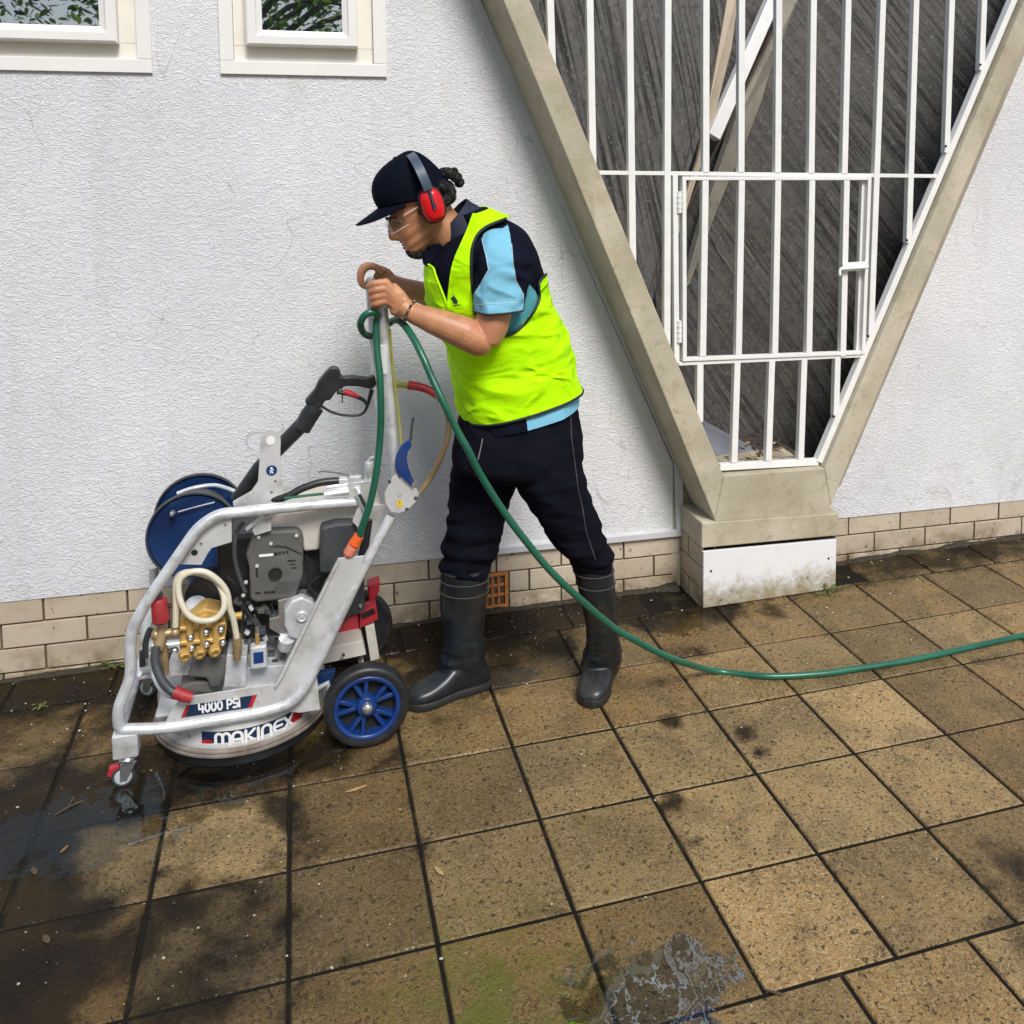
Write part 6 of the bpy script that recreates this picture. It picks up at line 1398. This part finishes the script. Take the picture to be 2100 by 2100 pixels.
# ---- boots
def boot(shaft, toe, heel, seed):
    s = MB(); rs_ = [sec(f_, b_, Y_, h_, 56, 2.1) for f_, b_, Y_, h_ in shaft]
    rr_ = smooth_rings(rs_, 7); s.rings(wrinkle(rr_, .009, (12, 12, 34), seed, fold=lambda t, p: .15+1.0*max(0, min(1, (t-.45)*3))))
    T, H = Vector((*toe, 0)), Vector((*heel, 0)); d = (T-H).normalized(); sd = Vector((-d.y, d.x, 0)); Lf = (T-H).length
    fr_ = []
    for t_, w_, h_, z0 in ((0, .022, .060, .020), (.03, .032, .085, .012), (.15, .038, .115, .010), (.32, .038, .120, .012), (.46, .040, .100, .014), (.6, .045, .078, .012), (.75, .0475, .064, .012), (.88, .043, .056, .013), (.96, .032, .046, .015), (1.0, .018, .034, .020)):
        c = H+d*(Lf*t_)+Vector((0, 0, (h_+z0)/2)); r = []
        for k in range(36):
            a = 2*pi*k/36; f = lambda q, e=2.5: math.copysign(abs(q)**(2/e), q); r.append(c+sd*(w_*f(cos(a)))+Vector((0, 0, (h_-z0)/2*f(sin(a)))))
        fr_.append(r)
    s.rings(smooth_rings(fr_, 4))
    o = remesh(s, 'boot', well, pn_, .0034, 4)
    # sole with heel block
    def outline(grow_, z): 
        out = []
        prof_ = [(-.015, .0), (0, .026), (.06, .036), (.2, .038), (.38, .034), (.5, .037), (.7, .047), (.85, .045), (.95, .034), (1.01, .012)]
        for t_, w_ in prof_: out.append(H+d*(Lf*t_)+sd*(w_+grow_)+Vector((0, 0, z)))
        for t_, w_ in prof_[::-1]: out.append(H+d*(Lf*t_)-sd*(w_+grow_)+Vector((0, 0, z)))
        return out
    s = MB(); s.rings([outline(.001, .0005), outline(.003, .006), outline(.003, .020), outline(.0005, .024)]); child(s, 'sole', solem, o, bevel=.001)
    # cuff bands
    for i, rad in ((1, .0022), (5, .0018), (9, .0018)):
        rg_ = rr_[i]; cc = sum(rg_, Vector())/len(rg_); s = MB(); s.tube([p+(p-cc).normalized()*.0012 for p in rg_], rad, 8, closed=True); child(s, 'cuff_band', mat('dusty_rubber', (.055, .052, .042), .7, var=.3), o)
    rg_ = rr_[0]; s = MB(); s.tube([p*1 for p in rg_], .004, 8, closed=True); child(s, 'boot_rim', well, o)
    return o
b1 = boot([((903, 1166), (1003, 1155), 2.69, .066), ((903, 1200), (1001, 1192), 2.69, .064), ((902, 1245), (996, 1240), 2.69, .058), ((908, 1295), (992, 1290), 2.69, .048), ((908, 1335), (993, 1330), 2.69, .044), ((900, 1362), (995, 1360), 2.692, .040), ((892, 1385), (992, 1380), 2.694, .034)], (.275, 2.648), (.530, 2.712), 1)
b1['label'] = 'front boot, toe towards the machine wheel'
b2 = boot([((1173, 1152), (1254, 1140), 2.545, .060), ((1181, 1186), (1257, 1176), 2.548, .058), ((1192, 1235), (1262, 1228), 2.56, .052), ((1202, 1285), (1266, 1280), 2.575, .046), ((1203, 1320), (1270, 1316), 2.59, .044), ((1196, 1345), (1274, 1342), 2.60, .042), ((1190, 1370), (1272, 1368), 2.61, .036)], (.792, 2.495), (.935, 2.715), 2)
b2['label'] = 'rear boot, toe towards the viewer'

# ---- fluorescent vest
NV = 190
vt = [((951, 857), (1184, 787), .166), ((943, 840), (1181, 773), .168), ((935, 808), (1175, 751), .169), ((927, 755), (1164, 714), .170), ((914, 705), (1152, 672), .177), ((888, 650), (1136, 634), .184), ((874, 600), (1121, 597), .192), ((873, 550), (1109, 552), .199), ((881, 520), (1098, 508), .200), ((898, 494), (1080, 474), .190), ((920, 476), (1056, 450), .162), ((942, 460), (1022, 434), .122), ((950, 440), (998, 424), .090)]
rs = smooth_rings([sec(f_, b_, YP, h_, NV, 2.5) for f_, b_, h_ in vt], 14)
rs = wrinkle(rs, .015, (4.5, 7, 10), 11, fold=lambda t, p: 1.0 if t < .55 else .5)
s = MB(); s.rings(rs, caps=False)
arm_p = [zz2(*q) for q in ((1050, 528), (935, 575), (880, 620), (847, 680), (832, 760), (833, 900), (845, 1010), (858, 1140), (960, 1270), (1060, 1272), (1140, 1225), (1220, 1130), (1262, 1040), (1264, 930), (1330, 860), (1340, 480), (1120, 480))]
v_p = [zz2(*q) for q in ((856, 440), (856, 475), (835, 530), (810, 600), (765, 700), (730, 780), (708, 860), (695, 950), (682, 1088), (650, 1000), (610, 900), (590, 840), (545, 813), (480, 780), (480, 500), (700, 200))]
v0 = s.v; keep = []; vv = bpy.context
ctr = {}
new = MB(); mp_ = {}
def getv(i):
    if i not in mp_: mp_[i] = len(new.v); new.v.append(v0[i])
    return mp_[i]
for f_ in s.f:
    c = sum((v0[i] for i in f_), Vector())/len(f_); x, y = proj(mir(c))
    if inpoly(x, y, arm_p) or inpoly(x, y, v_p): continue
    if c.y > YP and inpoly(*proj(c), v_p): continue
    new.face([getv(i) for i in f_])
vest = new.build('vest', hivis, pn_, solid=.0025, fixn=True)
# smooth the cut edges onto the outline
full = BVHTree.FromPolygons(v0, s.f)
def drape_full(pts, lift, dense=10, smooth_=True):
    if smooth_: q = catmull([Vector((x, y, 0)) for x, y in pts], dense); q = [(p.x, p.y) for p in q]
    else: q = pts
    out = []
    for x, y in q:
        d = ray(x, y).normalized(); hit = full.ray_cast(Vector((0, 0, CAMH)), d)
        if hit[0] is not None:
            n_ = hit[1] if hit[1].dot(d) < 0 else -hit[1]; out.append(hit[0]+n_*lift)
    return out
for poly, nm in ((arm_p[:8], 'armhole_piping'), (arm_p[8:15], 'armhole_piping')):
    pts = drape_full(poly, .002)
    if len(pts) > 3:
        s2 = MB(); s2.tube(pts, .0040, 8); child(s2, nm, seam, vest)
        m3 = [Vector((p.x, 2*YP-p.y, p.z)) for p in pts]; s2 = MB(); s2.tube(m3, .0040, 8); child(s2, nm, seam, vest)
pts = drape_full(v_p[1:9], .0015)
s2 = MB(); s2.tube(pts, .0036, 8); child(s2, 'neck_binding', hivis, vest)
pts = drape_full(v_p[8:13], .0015)
if len(pts) > 3: s2 = MB(); s2.tube(pts, .0030, 8); child(s2, 'neck_binding', hivis, vest)
s2 = MB(); s2.tube([p*1 for p in rs[0]], .0042, 8, closed=True); child(s2, 'hem_binding', seam, vest)
i0 = 0
fr_edge = [min(r, key=lambda p: p.x+.0*p.y) for r in rs]
pts = drape_full([(919, 710), (925, 760), (929, 800), (931, 835), (940, 862)], .001)
fe_ = [r[0]+Vector((-.001, -.002, 0)) for r in rs[2:62]]
s2 = MB(); s2.tube(fe_, .0035, 8); child(s2, 'front_binding', seam, vest)
# printed emblem on the chest
def flat_patch(poly, m_, nm, lift=.0022, par=None):
    out = drape_full(poly, lift, smooth_=False)
    if len(out) >= 3:
        s2 = MB(); s2.face([len(s2.v)+i for i in range(len(out))]); s2.v.extend(out); return child(s2, nm, m_, par or vest, smooth=False, fixn=False)
zz6 = lambda x, y: (720+.18634*x, 520+.18634*y)
inkm = mat('dark_print', (.010, .05, .03), .6)
lg = flat_patch([zz6(*q) for q in ((1100, 490), (1125, 470), (1135, 455), (1148, 478), (1165, 500), (1178, 530), (1172, 548), (1135, 552), (1120, 520))], inkm, 'chest_print')
if lg: flat_patch([zz6(*q) for q in ((1128, 566), (1205, 556), (1207, 564), (1130, 578))], inkm, 'print_line', par=lg)

# ---- bracelet on the near wrist
s = MB(); c = P(840, 638, 2.459); ax_ = (P(875, 653, 2.445)-P(825, 628, 2.468)).normalized(); u = ax_.orthogonal().normalized(); v = ax_.cross(u); rr = random.Random(4)
s = MB(); s2 = MB()
for k in range(26):
    a = 2*pi*k/26; q = c+(u*cos(a)+v*sin(a))*.0292
    (s if k % 2 else s2).ball(q, .0036 if k % 2 else .003, 6)
s.v; s.mi = 0
bb = MB(); bb.tube([c+(u*cos(2*pi*k/30)+v*sin(2*pi*k/30))*.0287 for k in range(30)], .0013, 6, closed=True); brc = child(bb, 'bracelet', M['black2'])
for k in range(26):
    a = 2*pi*k/26; q = c+(u*cos(a)+v*sin(a))*.0290; z = MB(); z.ball(q, .0038 if k % 2 else .0030, 5); child(z, 'bead', M['black2'] if k % 3 else M['bronze'], brc)
